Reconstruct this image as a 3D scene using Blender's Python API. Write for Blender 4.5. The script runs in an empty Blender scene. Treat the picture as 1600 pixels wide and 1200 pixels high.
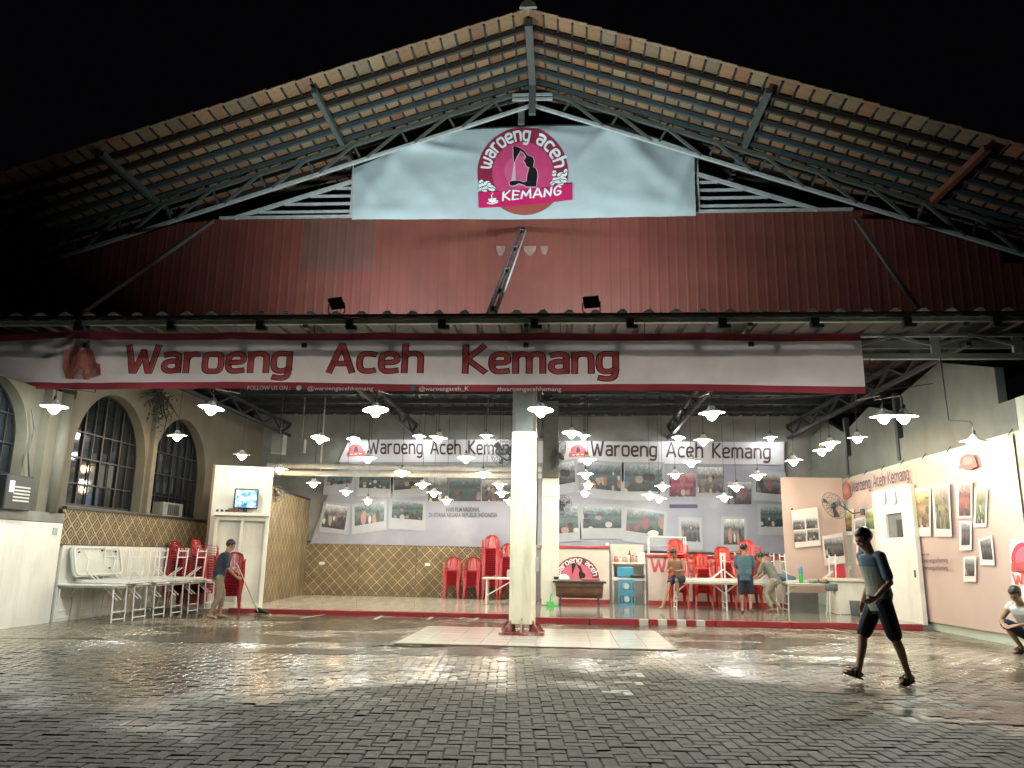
import bpy, bmesh, math, random
from mathutils import Vector, Matrix, noise
from mathutils.geometry import tessellate_polygon
random.seed(7)
PI = math.pi
S = bpy.context.scene
COL = S.collection
# ------------------------------------------------------------------ camera
FPX, CAMH = 1200.0, 1.4
YAW, PITCH, ROLL = math.radians(3.954), math.radians(12.589), math.radians(0.917)
FW = Vector((-math.sin(YAW) * math.cos(PITCH), math.cos(YAW) * math.cos(PITCH), math.sin(PITCH)))
_rt = Vector((math.cos(YAW), math.sin(YAW), 0))
_up = _rt.cross(FW)
RT = _rt * math.cos(ROLL) + _up * math.sin(ROLL)
UP = -_rt * math.sin(ROLL) + _up * math.cos(ROLL)
cam_d = bpy.data.cameras.new('camera')
cam = bpy.data.objects.new('camera', cam_d)
COL.objects.link(cam)
cam_d.sensor_width = 36
cam_d.lens = 27
cam_d.clip_start = 0.05
cam_d.clip_end = 500
_m = Matrix((RT, UP, -FW)).transposed().to_4x4()
_m.translation = Vector((0, 0, CAMH))
cam.matrix_world = _m
S.camera = cam

def ray(px, py):
    return FW * FPX + RT * (px - 800) - UP * (py - 600)

def at(px, py, X=None, Y=None, Z=None):
    """world point seen at a photograph pixel on the plane X=, Y= or Z="""
    d = ray(px, py)
    t = X / d.x if X is not None else Y / d.y if Y is not None else (Z - CAMH) / d.z
    p = d * t
    p.z += CAMH
    return p

# ------------------------------------------------------------------ night sky, exposure
W = bpy.data.worlds.new('World')
S.world = W
W.use_nodes = True
nt = W.node_tree
bg = nt.nodes['Background']
bg.inputs['Color'].default_value = (0.55, 0.5, 0.75, 1)
bg.inputs['Strength'].default_value = 0.0016
S.view_settings.view_transform = 'Standard'
S.view_settings.look = 'None'
S.view_settings.gamma = 1
S.view_settings.use_curve_mapping = False
S.view_settings.exposure = 0.16
S.cycles.max_bounces = 6
S.cycles.diffuse_bounces = 3
S.cycles.glossy_bounces = 3
S.cycles.transmission_bounces = 3
S.cycles.sample_clamp_indirect = 6
S.cycles.use_denoising = True
COOL = (0.95, 1.0, 0.93)
WARM = (1.0, 0.70, 0.38)
LAMP_E = 720.0
LAMP_E_MID = 165.0
LAMP_E_REAR = 105.0
FLOOD_W = 245.0

# ------------------------------------------------------------------ materials
MATS = {}
def mat(name, col=(.5, .5, .5), rough=.5, metal=0.0, var=.12, scale=4.0, bump=0.0, bscale=60.0, rnd=0.0, spec=.5,
        dirt=None, dscale=1.2, damt=.35, emit=None, estr=0.0, transl=0.0, hue=0.0, streak=1.0):
    """noise-varied principled material; rnd = brightness change per object, dirt = colour of cloudy stains"""
    if name in MATS:
        return MATS[name]
    m = bpy.data.materials.new(name)
    m.use_nodes = True
    n, l = m.node_tree.nodes, m.node_tree.links
    b = n['Principled BSDF']
    tc = n.new('ShaderNodeTexCoord')
    nz = n.new('ShaderNodeTexNoise')
    nz.inputs['Scale'].default_value = scale
    nz.inputs['Detail'].default_value = 5
    l.new(tc.outputs['Object'], nz.inputs['Vector'])
    mr = n.new('ShaderNodeMapRange')
    mr.inputs['From Min'].default_value = .25
    mr.inputs['From Max'].default_value = .75
    mr.inputs['To Min'].default_value = 1 - var
    mr.inputs['To Max'].default_value = 1 + var
    l.new(nz.outputs['Fac'], mr.inputs['Value'])
    val = mr.outputs['Result']
    if rnd:
        oi = n.new('ShaderNodeObjectInfo')
        m2 = n.new('ShaderNodeMapRange')
        m2.inputs['To Min'].default_value = 1 - rnd
        m2.inputs['To Max'].default_value = 1 + rnd
        l.new(oi.outputs['Random'], m2.inputs['Value'])
        mm = n.new('ShaderNodeMath')
        mm.operation = 'MULTIPLY'
        l.new(val, mm.inputs[0])
        l.new(m2.outputs['Result'], mm.inputs[1])
        val = mm.outputs[0]
    hs = n.new('ShaderNodeHueSaturation')
    hs.inputs['Color'].default_value = (*col, 1)
    l.new(val, hs.inputs['Value'])
    if rnd and hue:
        m3 = n.new('ShaderNodeMapRange')
        m3.inputs['To Min'].default_value = .5 - hue
        m3.inputs['To Max'].default_value = .5 + hue
        mod = n.new('ShaderNodeMath'); mod.operation = 'FRACT'
        mu = n.new('ShaderNodeMath'); mu.operation = 'MULTIPLY'; mu.inputs[1].default_value = 7.31
        l.new(oi.outputs['Random'], mu.inputs[0]); l.new(mu.outputs[0], mod.inputs[0])
        l.new(mod.outputs[0], m3.inputs['Value'])
        l.new(m3.outputs['Result'], hs.inputs['Hue'])
    out = hs.outputs['Color']
    if dirt is not None:
        n2 = n.new('ShaderNodeTexNoise')
        n2.inputs['Scale'].default_value = dscale
        n2.inputs['Detail'].default_value = 7
        n2.inputs['Roughness'].default_value = .65
        mp = n.new('ShaderNodeMapping')
        mp.inputs['Scale'].default_value = (1, 1, streak)
        l.new(tc.outputs['Object'], mp.inputs['Vector'])
        l.new(mp.outputs[0], n2.inputs['Vector'])
        r2 = n.new('ShaderNodeMapRange')
        r2.inputs['From Min'].default_value = .48
        r2.inputs['From Max'].default_value = .72
        r2.inputs['To Max'].default_value = damt
        l.new(n2.outputs['Fac'], r2.inputs['Value'])
        mx = n.new('ShaderNodeMix')
        mx.data_type = 'RGBA'
        l.new(r2.outputs['Result'], mx.inputs['Factor'])
        l.new(out, mx.inputs['A'])
        mx.inputs['B'].default_value = (*dirt, 1)
        out = mx.outputs['Result']
    l.new(out, b.inputs['Base Color'])
    b.inputs['Roughness'].default_value = rough
    b.inputs['Metallic'].default_value = metal
    b.inputs['Specular IOR Level'].default_value = spec
    if bump:
        n3 = n.new('ShaderNodeTexNoise')
        n3.inputs['Scale'].default_value = bscale
        n3.inputs['Detail'].default_value = 4
        l.new(tc.outputs['Object'], n3.inputs['Vector'])
        bp = n.new('ShaderNodeBump')
        bp.inputs['Strength'].default_value = bump
        bp.inputs['Distance'].default_value = .02
        l.new(n3.outputs['Fac'], bp.inputs['Height'])
        l.new(bp.outputs['Normal'], b.inputs['Normal'])
    if emit is not None:
        b.inputs['Emission Color'].default_value = (*emit, 1)
        b.inputs['Emission Strength'].default_value = estr
    if transl:
        tr = n.new('ShaderNodeBsdfTranslucent')
        l.new(out, tr.inputs['Color'])
        ms = n.new('ShaderNodeMixShader')
        ms.inputs[0].default_value = transl
        l.new(b.outputs[0], ms.inputs[1])
        l.new(tr.outputs[0], ms.inputs[2])
        l.new(ms.outputs[0], n['Material Output'].inputs['Surface'])
    MATS[name] = m
    return m

def node_mat(name):
    m = bpy.data.materials.new(name)
    m.use_nodes = True
    MATS[name] = m
    n, l = m.node_tree.nodes, m.node_tree.links
    def N(t, **kw):
        x = n.new('ShaderNode' + t)
        for k, v in kw.items():
            if k in x.inputs:
                x.inputs[k].default_value = v
            else:
                setattr(x, k, v)
        return x
    def math_(op, a, b=None, clamp=False):
        x = n.new('ShaderNodeMath'); x.operation = op; x.use_clamp = clamp
        for i, v in enumerate((a, b)):
            if v is None: continue
            if isinstance(v, (int, float)): x.inputs[i].default_value = v
            else: l.new(v, x.inputs[i])
        return x.outputs[0]
    return m, n, l, N, math_

def ramp(n, stops, interp='LINEAR'):
    r = n.new('ShaderNodeValToRGB')
    r.color_ramp.interpolation = interp
    e = r.color_ramp.elements
    while len(e) < len(stops): e.new(.5)
    for el, (p, c) in zip(e, stops):
        el.position = p; el.color = (*c, 1)
    return r

def bamboo_mat(name, axis, period, tan=(.36, .275, .15), dark=(.062, .046, .026)):
    """woven bamboo: nested diamonds from over-and-under strips"""
    m, n, l, N, M = node_mat(name)
    b = n['Principled BSDF']
    g = N('NewGeometry'); sp = N('SeparateXYZ'); l.new(g.outputs['Position'], sp.inputs[0])
    a = sp.outputs[axis]; z = sp.outputs['Z']
    u = M('MULTIPLY', M('ADD', a, z), 1 / period); v = M('MULTIPLY', M('SUBTRACT', a, z), 1 / period)
    f = M('ABSOLUTE', M('SUBTRACT', M('FRACT', u), .5)); h = M('ABSOLUTE', M('SUBTRACT', M('FRACT', v), .5))
    mx = M('MAXIMUM', f, h)
    nz = N('TexNoise', Scale=38.0, Detail=3.0); l.new(g.outputs['Position'], nz.inputs['Vector'])
    mx = M('ADD', mx, M('MULTIPLY', M('SUBTRACT', nz.outputs['Fac'], .5), .10))
    r = ramp(n, [(0, tan), (.10, dark), (.17, dark), (.22, tan), (.31, dark), (.40, dark), (.45, tan)], 'LINEAR')
    l.new(mx, r.inputs[0])
    n2 = N('TexNoise', Scale=2.2, Detail=6.0); l.new(g.outputs['Position'], n2.inputs['Vector'])
    hs = N('HueSaturation'); l.new(r.outputs[0], hs.inputs['Color'])
    mr = N('MapRange'); mr.inputs['From Min'].default_value = .3; mr.inputs['From Max'].default_value = .7
    mr.inputs['To Min'].default_value = .65; mr.inputs['To Max'].default_value = 1.25
    l.new(n2.outputs['Fac'], mr.inputs['Value']); l.new(mr.outputs[0], hs.inputs['Value'])
    l.new(hs.outputs[0], b.inputs['Base Color']); b.inputs['Roughness'].default_value = .62
    bp = N('Bump', Strength=.5, Distance=.01); l.new(mx, bp.inputs['Height']); l.new(bp.outputs[0], b.inputs['Normal'])
    return m

def photo_mat(name, cols, sc=9.0, pale=0.0):
    """printed snapshot: a lighter far part above, a darker near part below and a row of figures or dishes, different in every print"""
    m, n, l, N, M = node_mat(name)
    b = n['Principled BSDF']
    tc = N('TexCoord'); oi = N('ObjectInfo'); g = N('SeparateXYZ'); l.new(tc.outputs['Generated'], g.inputs[0])
    rnd = oi.outputs['Random']
    def r_(k): return M('FRACT', M('MULTIPLY', rnd, k))
    u = M('ADD', g.outputs['X'], g.outputs['Y']); v = g.outputs['Z']
    cm = N('CombineXYZ'); l.new(M('ADD', M('MULTIPLY', u, M('ADD', M('MULTIPLY', r_(5.3), 5.0), 3.0)), M('MULTIPLY', rnd, 57.0)), cm.inputs[0])
    l.new(M('MULTIPLY', v, M('ADD', M('MULTIPLY', r_(9.1), 2.2), 1.6)), cm.inputs[1]); l.new(M('MULTIPLY', rnd, 33.0), cm.inputs[2])
    vo = N('TexVoronoi', Scale=1.0); l.new(cm.outputs[0], vo.inputs['Vector'])
    nz = N('TexNoise', Scale=2.2, Detail=9.0, Roughness=.75, Distortion=.7); l.new(cm.outputs[0], nz.inputs['Vector'])
    hz = M('ADD', v, M('MULTIPLY', M('SUBTRACT', nz.outputs['Fac'], .5), .55))
    r = ramp(n, [(.05, cols[0]), (.30, cols[1]), (.52, cols[2]), (.62, cols[1]), (.80, cols[3]), (1.0, cols[4])]); l.new(hz, r.inputs[0])
    sv = N('SeparateColor'); l.new(vo.outputs['Color'], sv.inputs[0])
    fig = ramp(n, [(0, (.02, .02, .025)), (.3, cols[0]), (.45, (.30, .20, .15)), (.6, (.42, .40, .38)), (.75, (.22, .07, .06)), (.9, cols[2])], 'CONSTANT'); l.new(sv.outputs[0], fig.inputs[0])
    band = M('MULTIPLY', M('LESS_THAN', v, M('ADD', M('MULTIPLY', sv.outputs[1], .35), .42)), M('LESS_THAN', vo.outputs['Distance'], M('ADD', M('MULTIPLY', sv.outputs[2], .2), .34)))
    mx = N('Mix', data_type='RGBA'); l.new(M('MULTIPLY', band, .85), mx.inputs['Factor']); l.new(r.outputs[0], mx.inputs['A']); l.new(fig.outputs[0], mx.inputs['B'])
    hs = N('HueSaturation'); l.new(mx.outputs['Result'], hs.inputs['Color'])
    l.new(M('ADD', M('MULTIPLY', r_(13.7), .10), .45), hs.inputs['Hue'])
    l.new(M('MULTIPLY', M('ADD', M('MULTIPLY', rnd, .6), .7), M('ADD', M('MULTIPLY', nz.outputs['Fac'], 1.3), .4)), hs.inputs['Value'])
    l.new(hs.outputs[0], b.inputs['Base Color']); b.inputs['Roughness'].default_value = .42
    return m

# ------------------------------------------------------------------ mesh helpers
class MB:
    def __init__(s):
        s.v, s.f = [], []
    def add(s, vs, fs):
        o = len(s.v)
        s.v.extend(Vector(p) for p in vs)
        s.f.extend(tuple(i + o for i in f) for f in fs)
        return s
    def box(s, c, d, R=None):
        c = Vector(c); x, y, z = d[0] / 2, d[1] / 2, d[2] / 2
        vs = [Vector((i * x, j * y, k * z)) for i in (-1, 1) for j in (-1, 1) for k in (-1, 1)]
        if R is not None: vs = [R @ p for p in vs]
        return s.add([p + c for p in vs], [(0, 1, 3, 2), (4, 6, 7, 5), (0, 4, 5, 1), (2, 3, 7, 6), (0, 2, 6, 4), (1, 5, 7, 3)])
    def cbox(s, c, d, ch=.01, R=None):
        """box with chamfered edges"""
        bm = bmesh.new()
        bmesh.ops.create_cube(bm, size=1)
        for p in bm.verts: p.co = Vector((p.co.x * d[0], p.co.y * d[1], p.co.z * d[2]))
        bmesh.ops.bevel(bm, geom=bm.edges[:], offset=ch, segments=1, affect='EDGES', profile=.5)
        bm.verts.index_update()
        vs = [p.co.copy() for p in bm.verts]
        if R is not None: vs = [R @ p for p in vs]
        s.add([p + Vector(c) for p in vs], [[q.index for q in f.verts] for f in bm.faces])
        bm.free(); return s
    def bar(s, p, q, w, h=None, up=(0, 0, 1)):
        p, q = Vector(p), Vector(q); h = h or w
        d = (q - p); L = d.length; d.normalize()
        u = Vector(up)
        if abs(d.dot(u)) > .98: u = Vector((0, 1, 0))
        a = d.cross(u).normalized(); b = a.cross(d)
        R = Matrix((a, d, b)).transposed()
        return s.box((p + q) / 2, (w, L, h), R)
    def tube(s, pts, r, n=8, caps=True):
        pts = [Vector(p) for p in pts]
        rs = r if isinstance(r, (list, tuple)) else [r] * len(pts)
        vs, fs = [], []
        prev = None
        for i, p in enumerate(pts):
            d = (pts[min(i + 1, len(pts) - 1)] - pts[max(i - 1, 0)]).normalized()
            u = prev or (Vector((0, 0, 1)) if abs(d.z) < .9 else Vector((1, 0, 0)))
            a = (u - d * u.dot(d)).normalized(); b = d.cross(a); prev = a
            for k in range(n):
                t = 2 * PI * k / n
                vs.append(p + (a * math.cos(t) + b * math.sin(t)) * rs[i])
        for i in range(len(pts) - 1):
            for k in range(n):
                k2 = (k + 1) % n
                fs.append((i * n + k, i * n + k2, (i + 1) * n + k2, (i + 1) * n + k))
        if caps:
            fs.append(tuple(range(n))[::-1]); fs.append(tuple((len(pts) - 1) * n + k for k in range(n)))
        return s.add(vs, fs)
    def lathe(s, prof, n=16, c=(0, 0, 0), R=None):
        vs, fs = [], []
        c = Vector(c)
        for r, z in prof:
            for k in range(n):
                t = 2 * PI * k / n
                p = Vector((r * math.cos(t), r * math.sin(t), z))
                vs.append((R @ p if R is not None else p) + c)
        for i in range(len(prof) - 1):
            for k in range(n):
                k2 = (k + 1) % n
                fs.append((i * n + k, i * n + k2, (i + 1) * n + k2, (i + 1) * n + k))
        if prof[0][0] > 1e-6: fs.append(tuple(range(n))[::-1])
        if prof[-1][0] > 1e-6: fs.append(tuple((len(prof) - 1) * n + k for k in range(n)))
        return s.add(vs, fs)
    def prism(s, poly, ext):
        """closed outline (3-D points) pushed along ext"""
        n = len(poly); e = Vector(ext)
        vs = [Vector(p) for p in poly] + [Vector(p) + e for p in poly]
        tri = tessellate_polygon([[Vector(p) for p in poly]])
        fs = [tuple(t) for t in tri] + [tuple(i + n for i in reversed(t)) for t in tri]
        fs += [(i, (i + 1) % n, (i + 1) % n + n, i + n) for i in range(n)]
        return s.add(vs, fs)
    def flat(s, poly):
        tri = tessellate_polygon([[Vector(p) for p in poly]])
        return s.add(poly, [tuple(t) for t in tri])
    def grid(s, fn, nu, nv):
        vs = [fn(i / nu, j / nv) for j in range(nv + 1) for i in range(nu + 1)]
        return s.add(vs, [(j * (nu + 1) + i, j * (nu + 1) + i + 1, (j + 1) * (nu + 1) + i + 1, (j + 1) * (nu + 1) + i)
                          for j in range(nv) for i in range(nu)])
    def ball(s, c, r, sub=2, sc=(1, 1, 1)):
        bm = bmesh.new(); bmesh.ops.create_icosphere(bm, subdivisions=sub, radius=1)
        bm.verts.index_update()
        s.add([Vector(c) + Vector((p.co.x * r * sc[0], p.co.y * r * sc[1], p.co.z * r * sc[2])) for p in bm.verts],
              [[q.index for q in f.verts] for f in bm.faces])
        bm.free(); return s
    def mesh(s, name, m=None, smooth=False, fix=True):
        me = bpy.data.meshes.new(name)
        me.from_pydata([tuple(p) for p in s.v], [], [tuple(f) for f in s.f])
        if fix:
            bm = bmesh.new(); bm.from_mesh(me); bmesh.ops.recalc_face_normals(bm, faces=bm.faces[:]); bm.to_mesh(me); bm.free()
        if m: me.materials.append(m)
        if smooth:
            for p in me.polygons: p.use_smooth = True
        return me
    def build(s, name, m, parent=None, smooth=False, world=False, fix=True):
        if world and parent is not None:
            o_ = parent.matrix_basis.inverted()
            par = parent.parent
            if par is not None: o_ = (par.matrix_basis @ parent.matrix_basis).inverted()
            s.v = [o_ @ p for p in s.v]
        return link(name, s.mesh(name, m, smooth, fix), parent)

def link(name, me, parent=None):
    o = bpy.data.objects.new(name, me)
    COL.objects.link(o)
    if parent is not None: o.parent = parent
    return o

def tag(o, label=None, cat=None, group=None, kind=None):
    if label: o['label'] = label
    if cat: o['category'] = cat
    if group: o['group'] = group
    if kind: o['kind'] = kind
    return o

def thing(name, label, cat, loc=(0, 0, 0), rz=0.0, group=None):
    o = bpy.data.objects.new(name, None)
    o.empty_display_size = .2
    COL.objects.link(o)
    o.location = loc; o.rotation_euler = (0, 0, rz)
    o.matrix_basis = Matrix.Translation(Vector(loc)) @ Matrix.Rotation(rz, 4, 'Z')
    return tag(o, label, cat, group)

KIDS = {}
def dup(root, loc, rz, label, group=None):
    r = root.copy(); COL.objects.link(r)
    r.location = loc; r.rotation_euler = (0, 0, rz)
    r['label'] = label
    if group: r['group'] = group
    for ch in kids(root):
        c = ch.copy(); COL.objects.link(c); c.parent = r
        for g in kids(ch):
            d = g.copy(); COL.objects.link(d); d.parent = c
    return r
def kids(o):
    if o.name not in KIDS: KIDS[o.name] = list(o.children)
    return KIDS[o.name]

ORD = ['topmost', 'second', 'third', 'fourth', 'fifth', 'sixth', 'seventh', 'eighth', 'ninth', 'tenth', 'eleventh', 'twelfth',
       'thirteenth', 'fourteenth', 'fifteenth', 'sixteenth', 'seventeenth', 'eighteenth', 'nineteenth', 'twentieth']

# ------------------------------------------------------------------ lettering
def arc(cx, cy, rx, ry, a0, a1, n=12):
    return [(cx + rx * math.cos(math.radians(a0 + (a1 - a0) * i / n)), cy + ry * math.sin(math.radians(a0 + (a1 - a0) * i / n))) for i in range(n + 1)]
GL = {
 'a': (.52, [[(.06, .66), (.2, .7), (.38, .7), (.5, .62), (.5, .45), (.5, 0)], [(.5, .4), (.2, .41), (.03, .33), (.02, .12), (.14, 0), (.34, 0), (.5, .09)]]),
 'r': (.36, [[(0, 0), (0, .7)], [(0, .46), (.06, .62), (.18, .7), (.34, .7)]]),
 'o': (.54, [[(.27, .7), (.06, .7), (0, .52), (0, .18), (.06, 0), (.27, 0), (.48, 0), (.54, .18), (.54, .52), (.48, .7), (.27, .7)]]),
 'e': (.52, [[(.02, .34), (.5, .36), (.52, .55), (.42, .7), (.14, .7), (0, .56), (0, .16), (.12, 0), (.3, 0), (.49, .03)]]),
 'n': (.52, [[(0, 0), (0, .7)], [(0, .55), (.12, .7), (.36, .71), (.51, .62), (.52, .4), (.52, 0)]]),
 'g': (.52, [[(.52, .1), (.36, 0), (.12, 0), (0, .14), (0, .55), (.1, .7), (.34, .7), (.52, .66)], [(.52, .7), (.52, -.1), (.42, -.27), (.2, -.29), (.04, -.25)]]),
 'c': (.46, [[(.46, .67), (.3, .71), (.1, .68), (0, .52), (0, .18), (.1, .02), (.3, -.01), (.46, .03)]]),
 'h': (.52, [[(0, 0), (0, 1.02)], [(0, .55), (.12, .7), (.36, .71), (.51, .62), (.52, .4), (.52, 0)]]),
 'm': (.86, [[(0, 0), (0, .7)], [(0, .55), (.1, .7), (.3, .71), (.42, .62), (.43, .4), (.43, 0)], [(.43, .55), (.53, .7), (.73, .71), (.85, .62), (.86, .4), (.86, 0)]]),
 'w': (.8, [[(0, .7), (.02, .14), (.14, 0), (.3, .02), (.4, .16), (.4, .55)], [(.4, .16), (.5, .02), (.66, 0), (.78, .14), (.8, .7)]]),
 'W': (.98, [[(0, 1), (.2, 0), (.27, 0), (.5, .8)], [(.5, .8), (.71, 0), (.78, 0), (.98, 1)]]),
 'A': (.72, [[(0, 0), (.33, 1), (.39, 1), (.72, 0)], [(.13, .3), (.59, .3)]]),
 'K': (.6, [[(0, 0), (0, 1)], [(.56, 1), (.06, .5), (.6, 0)]]),
 'E': (.5, [[(.5, 1), (0, 1), (0, 0), (.52, 0)], [(0, .52), (.42, .52)]]),
 'M': (.8, [[(0, 0), (.08, 1), (.4, .3), (.72, 1), (.8, 0)]]),
 'N': (.56, [[(0, 0), (0, 1), (.52, 0), (.56, 1)]]),
 'G': (.6, [[(.55, .85), (.32, 1), (.08, .8), (0, .45), (.1, .1), (.3, 0), (.58, .15), (.58, .45), (.34, .45)]]),
 ' ': (.4, []),
}
def chaikin(p, it=2):
    for _ in range(it):
        q = [p[0]]
        for a, b in zip(p, p[1:]):
            q.append((a[0] * .75 + b[0] * .25, a[1] * .75 + b[1] * .25)); q.append((a[0] * .25 + b[0] * .75, a[1] * .25 + b[1] * .75))
        q.append(p[-1]); p = q
    return p
def text_len(t, gap=.22):
    return sum(GL[c][0] + gap for c in t) - gap
def ribbon(poly, w):
    """outline strip of a stroke"""
    n = len(poly); P = [Vector((x, y)) for x, y in poly]
    clo = (P[0] - P[-1]).length < 1e-5
    if clo: P = P[:-1]; n -= 1
    vs, fs = [], []
    for i in range(n):
        a = P[i] - P[i - 1] if (i > 0 or clo) else P[1] - P[0]
        b = P[(i + 1) % n] - P[i] if (i < n - 1 or clo) else a
        a = a.normalized(); b = b.normalized()
        t = (a + b)
        t = t.normalized() if t.length > .2 else a
        nrm = Vector((-t.y, t.x)); k = 1 / max(.6, nrm.dot(Vector((-a.y, a.x))))
        q = P[i].copy()
        if not clo and i == 0: q -= a * w * .38
        if not clo and i == n - 1: q += b * w * .38
        vs += [q + nrm * w * .5 * k, q - nrm * w * .5 * k]
    for i in range(n if clo else n - 1):
        j = (i + 1) % n
        fs.append((2 * i, 2 * i + 1, 2 * j + 1, 2 * j))
    return vs, fs
def strokes(mb, text, fn, w=.15, gap=.22, sm=True, capsm=0):
    """fn(u, v, k) -> world point; u along the line in cap heights, k a tiny layer number"""
    u0 = 0; k = 0
    for c in text:
        adv, st = GL[c]
        for s_ in st:
            p = s_
            if c.islower() or c == 'G': p = chaikin(s_, 2)
            # refine long segments
            q = [p[0]]
            for a, b in zip(p, p[1:]):
                m = max(1, int(math.hypot(b[0] - a[0], b[1] - a[1]) / .18))
                for i in range(1, m + 1): q.append((a[0] + (b[0] - a[0]) * i / m, a[1] + (b[1] - a[1]) * i / m))
            vs, fs = ribbon(q, w)
            mb.add([fn(u0 + x.x, x.y, k) for x in vs], fs); k += 1
        u0 += adv + gap
    return mb
def outline_strokes(mb, text, fn, w, wo, gap):
    '''thin line round every stroke, left open in the middle'''
    u0 = 0; k = 0
    for c in text:
        adv, st = GL[c]
        for s_ in st:
            p = chaikin(s_, 2) if c.islower() else s_
            q = [p[0]]
            for a, b in zip(p, p[1:]):
                m = max(1, int(math.hypot(b[0] - a[0], b[1] - a[1]) / .18))
                for i in range(1, m + 1): q.append((a[0] + (b[0] - a[0]) * i / m, a[1] + (b[1] - a[1]) * i / m))
            a, _ = ribbon(q, w * .96); b, _ = ribbon(q, wo)
            n = len(a) // 2; clo = (Vector(q[0]) - Vector(q[-1])).length < 1e-5
            vs = [fn(u0 + p_.x, p_.y, k) for p_ in a + b]
            ring = [2 * i for i in range(n)] + [2 * i + 1 for i in reversed(range(n))]
            fs = []
            if clo:
                for s in (0, 1):
                    for i in range(n):
                        j = (i + 1) % n; fs.append((2 * i + s, 2 * j + s, 2 * n + 2 * j + s, 2 * n + 2 * i + s))
            else:
                for x, y in zip(ring, ring[1:] + ring[:1]): fs.append((x, y, 2 * n + y, 2 * n + x))
            mb.add(vs, fs); k += 1
        u0 += adv + gap
    return mb
def print_text(text, fn, bold=0.0):
    """built-in font turned into mesh; fn maps (u,v) with cap height ~.7 -> world"""
    cu = bpy.data.curves.new('txt', 'FONT'); cu.body = text; cu.offset = bold; cu.resolution_u = 2
    o = bpy.data.objects.new('txt', cu); COL.objects.link(o)
    dg = bpy.context.evaluated_depsgraph_get()
    me = bpy.data.meshes.new_from_object(o.evaluated_get(dg))
    vs = [p.co.copy() for p in me.vertices]; fs = [tuple(p.vertices) for p in me.polygons]
    COL.objects.unlink(o); bpy.data.objects.remove(o); bpy.data.meshes.remove(me); bpy.data.curves.remove(cu)
    wd = max(p.x for p in vs)
    return MB().add([fn(p.x / wd, p.y, wd) for p in vs], fs)
# ================================================================== SETTING
def wet_mat(name, base, rndmode, wet_lo=.24, dry=.62, joint=False, tint=.38):
    """paving that is soaked in cloudy patches: the film of water only changes the gloss and darkens the stone"""
    m, n, l, N, M = node_mat(name)
    b = n['Principled BSDF']
    g = N('NewGeometry')
    nz = N('TexNoise', Scale=.42, Detail=5.0, Roughness=.6, Distortion=.4); l.new(g.outputs['Position'], nz.inputs['Vector'])
    sp = N('SeparateXYZ'); l.new(g.outputs['Position'], sp.inputs[0])
    # the water has run off the nearest part of the yard and lies deeper towards the hall
    dy = M('MULTIPLY', M('SUBTRACT', sp.outputs['Y'], 10.2), .085)
    x0 = M('ADD', sp.outputs['X'], -1.0)
    dx = M('MULTIPLY', M('MULTIPLY', x0, x0), .012)
    wet = M('ADD', M('ADD', nz.outputs['Fac'], dy), M('MINIMUM', dx, .22))
    mr = N('MapRange'); mr.inputs['From Min'].default_value = .42; mr.inputs['From Max'].default_value = .62
    l.new(wet, mr.inputs['Value']); wetf = mr.outputs[0]
    rr = N('MapRange'); rr.inputs['To Min'].default_value = dry; rr.inputs['To Max'].default_value = wet_lo
    l.new(wetf, rr.inputs['Value'])
    fine = N('TexNoise', Scale=26.0, Detail=5.0); l.new(g.outputs['Position'], fine.inputs['Vector'])
    rg = M('MULTIPLY', rr.outputs[0], M('ADD', M('MULTIPLY', fine.outputs['Fac'], .8), .6))
    l.new(rg, b.inputs['Roughness'])
    if rndmode == 'obj': rv = N('ObjectInfo').outputs['Random']
    elif rndmode == 'isl': rv = g.outputs['Random Per Island']
    else: rv = fine.outputs['Fac']
    val = M('ADD', M('MULTIPLY', rv, tint * 2), 1 - tint)
    big = N('TexNoise', Scale=.8, Detail=6.0); l.new(g.outputs['Position'], big.inputs['Vector'])
    val = M('MULTIPLY', val, M('ADD', M('MULTIPLY', big.outputs['Fac'], .9), .55))
    val = M('MULTIPLY', val, M('ADD', M('MULTIPLY', fine.outputs['Fac'], .6), .7))
    hs = N('HueSaturation'); hs.inputs['Color'].default_value = (*base, 1); l.new(val, hs.inputs['Value'])
    lamp_tone = N('TexNoise', Scale=.55, Detail=6.0, Distortion=.8); l.new(g.outputs['Position'], lamp_tone.inputs['Vector'])  # tan growing towards the hall: lamp light and sheen painted into the pavers
    sf = M('MULTIPLY', M('MULTIPLY', M('ADD', M('SUBTRACT', lamp_tone.outputs['Fac'], .45), M('MULTIPLY', M('SUBTRACT', sp.outputs['Y'], 10.5), .16)), 2.2, True), .85, True)
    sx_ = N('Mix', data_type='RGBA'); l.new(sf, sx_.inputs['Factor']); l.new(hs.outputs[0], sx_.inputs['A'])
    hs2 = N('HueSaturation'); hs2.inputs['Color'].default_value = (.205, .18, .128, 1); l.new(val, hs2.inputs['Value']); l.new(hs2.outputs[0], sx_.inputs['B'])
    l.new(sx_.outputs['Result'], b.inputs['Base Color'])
    l.new(M('ADD', M('MULTIPLY', wetf, .35), .25), b.inputs['Specular IOR Level'])
    bp = N('Bump', Strength=.35, Distance=.006); l.new(fine.outputs['Fac'], bp.inputs['Height'])
    inv = M('SUBTRACT', 1.0, M('MULTIPLY', wetf, .8)); l.new(M('MULTIPLY', inv, .5), bp.inputs['Strength'])
    l.new(bp.outputs[0], b.inputs['Normal'])
    l.new(M('MULTIPLY', wetf, .55), b.inputs['Coat Weight']); b.inputs['Coat Roughness'].default_value = .26
    b.inputs['Coat IOR'].default_value = 1.33
    return m
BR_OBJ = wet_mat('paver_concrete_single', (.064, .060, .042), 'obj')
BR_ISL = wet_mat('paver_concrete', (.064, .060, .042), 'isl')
GR = wet_mat('joint_sand', (.045, .041, .030), 'fine', dry=.8)
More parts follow.
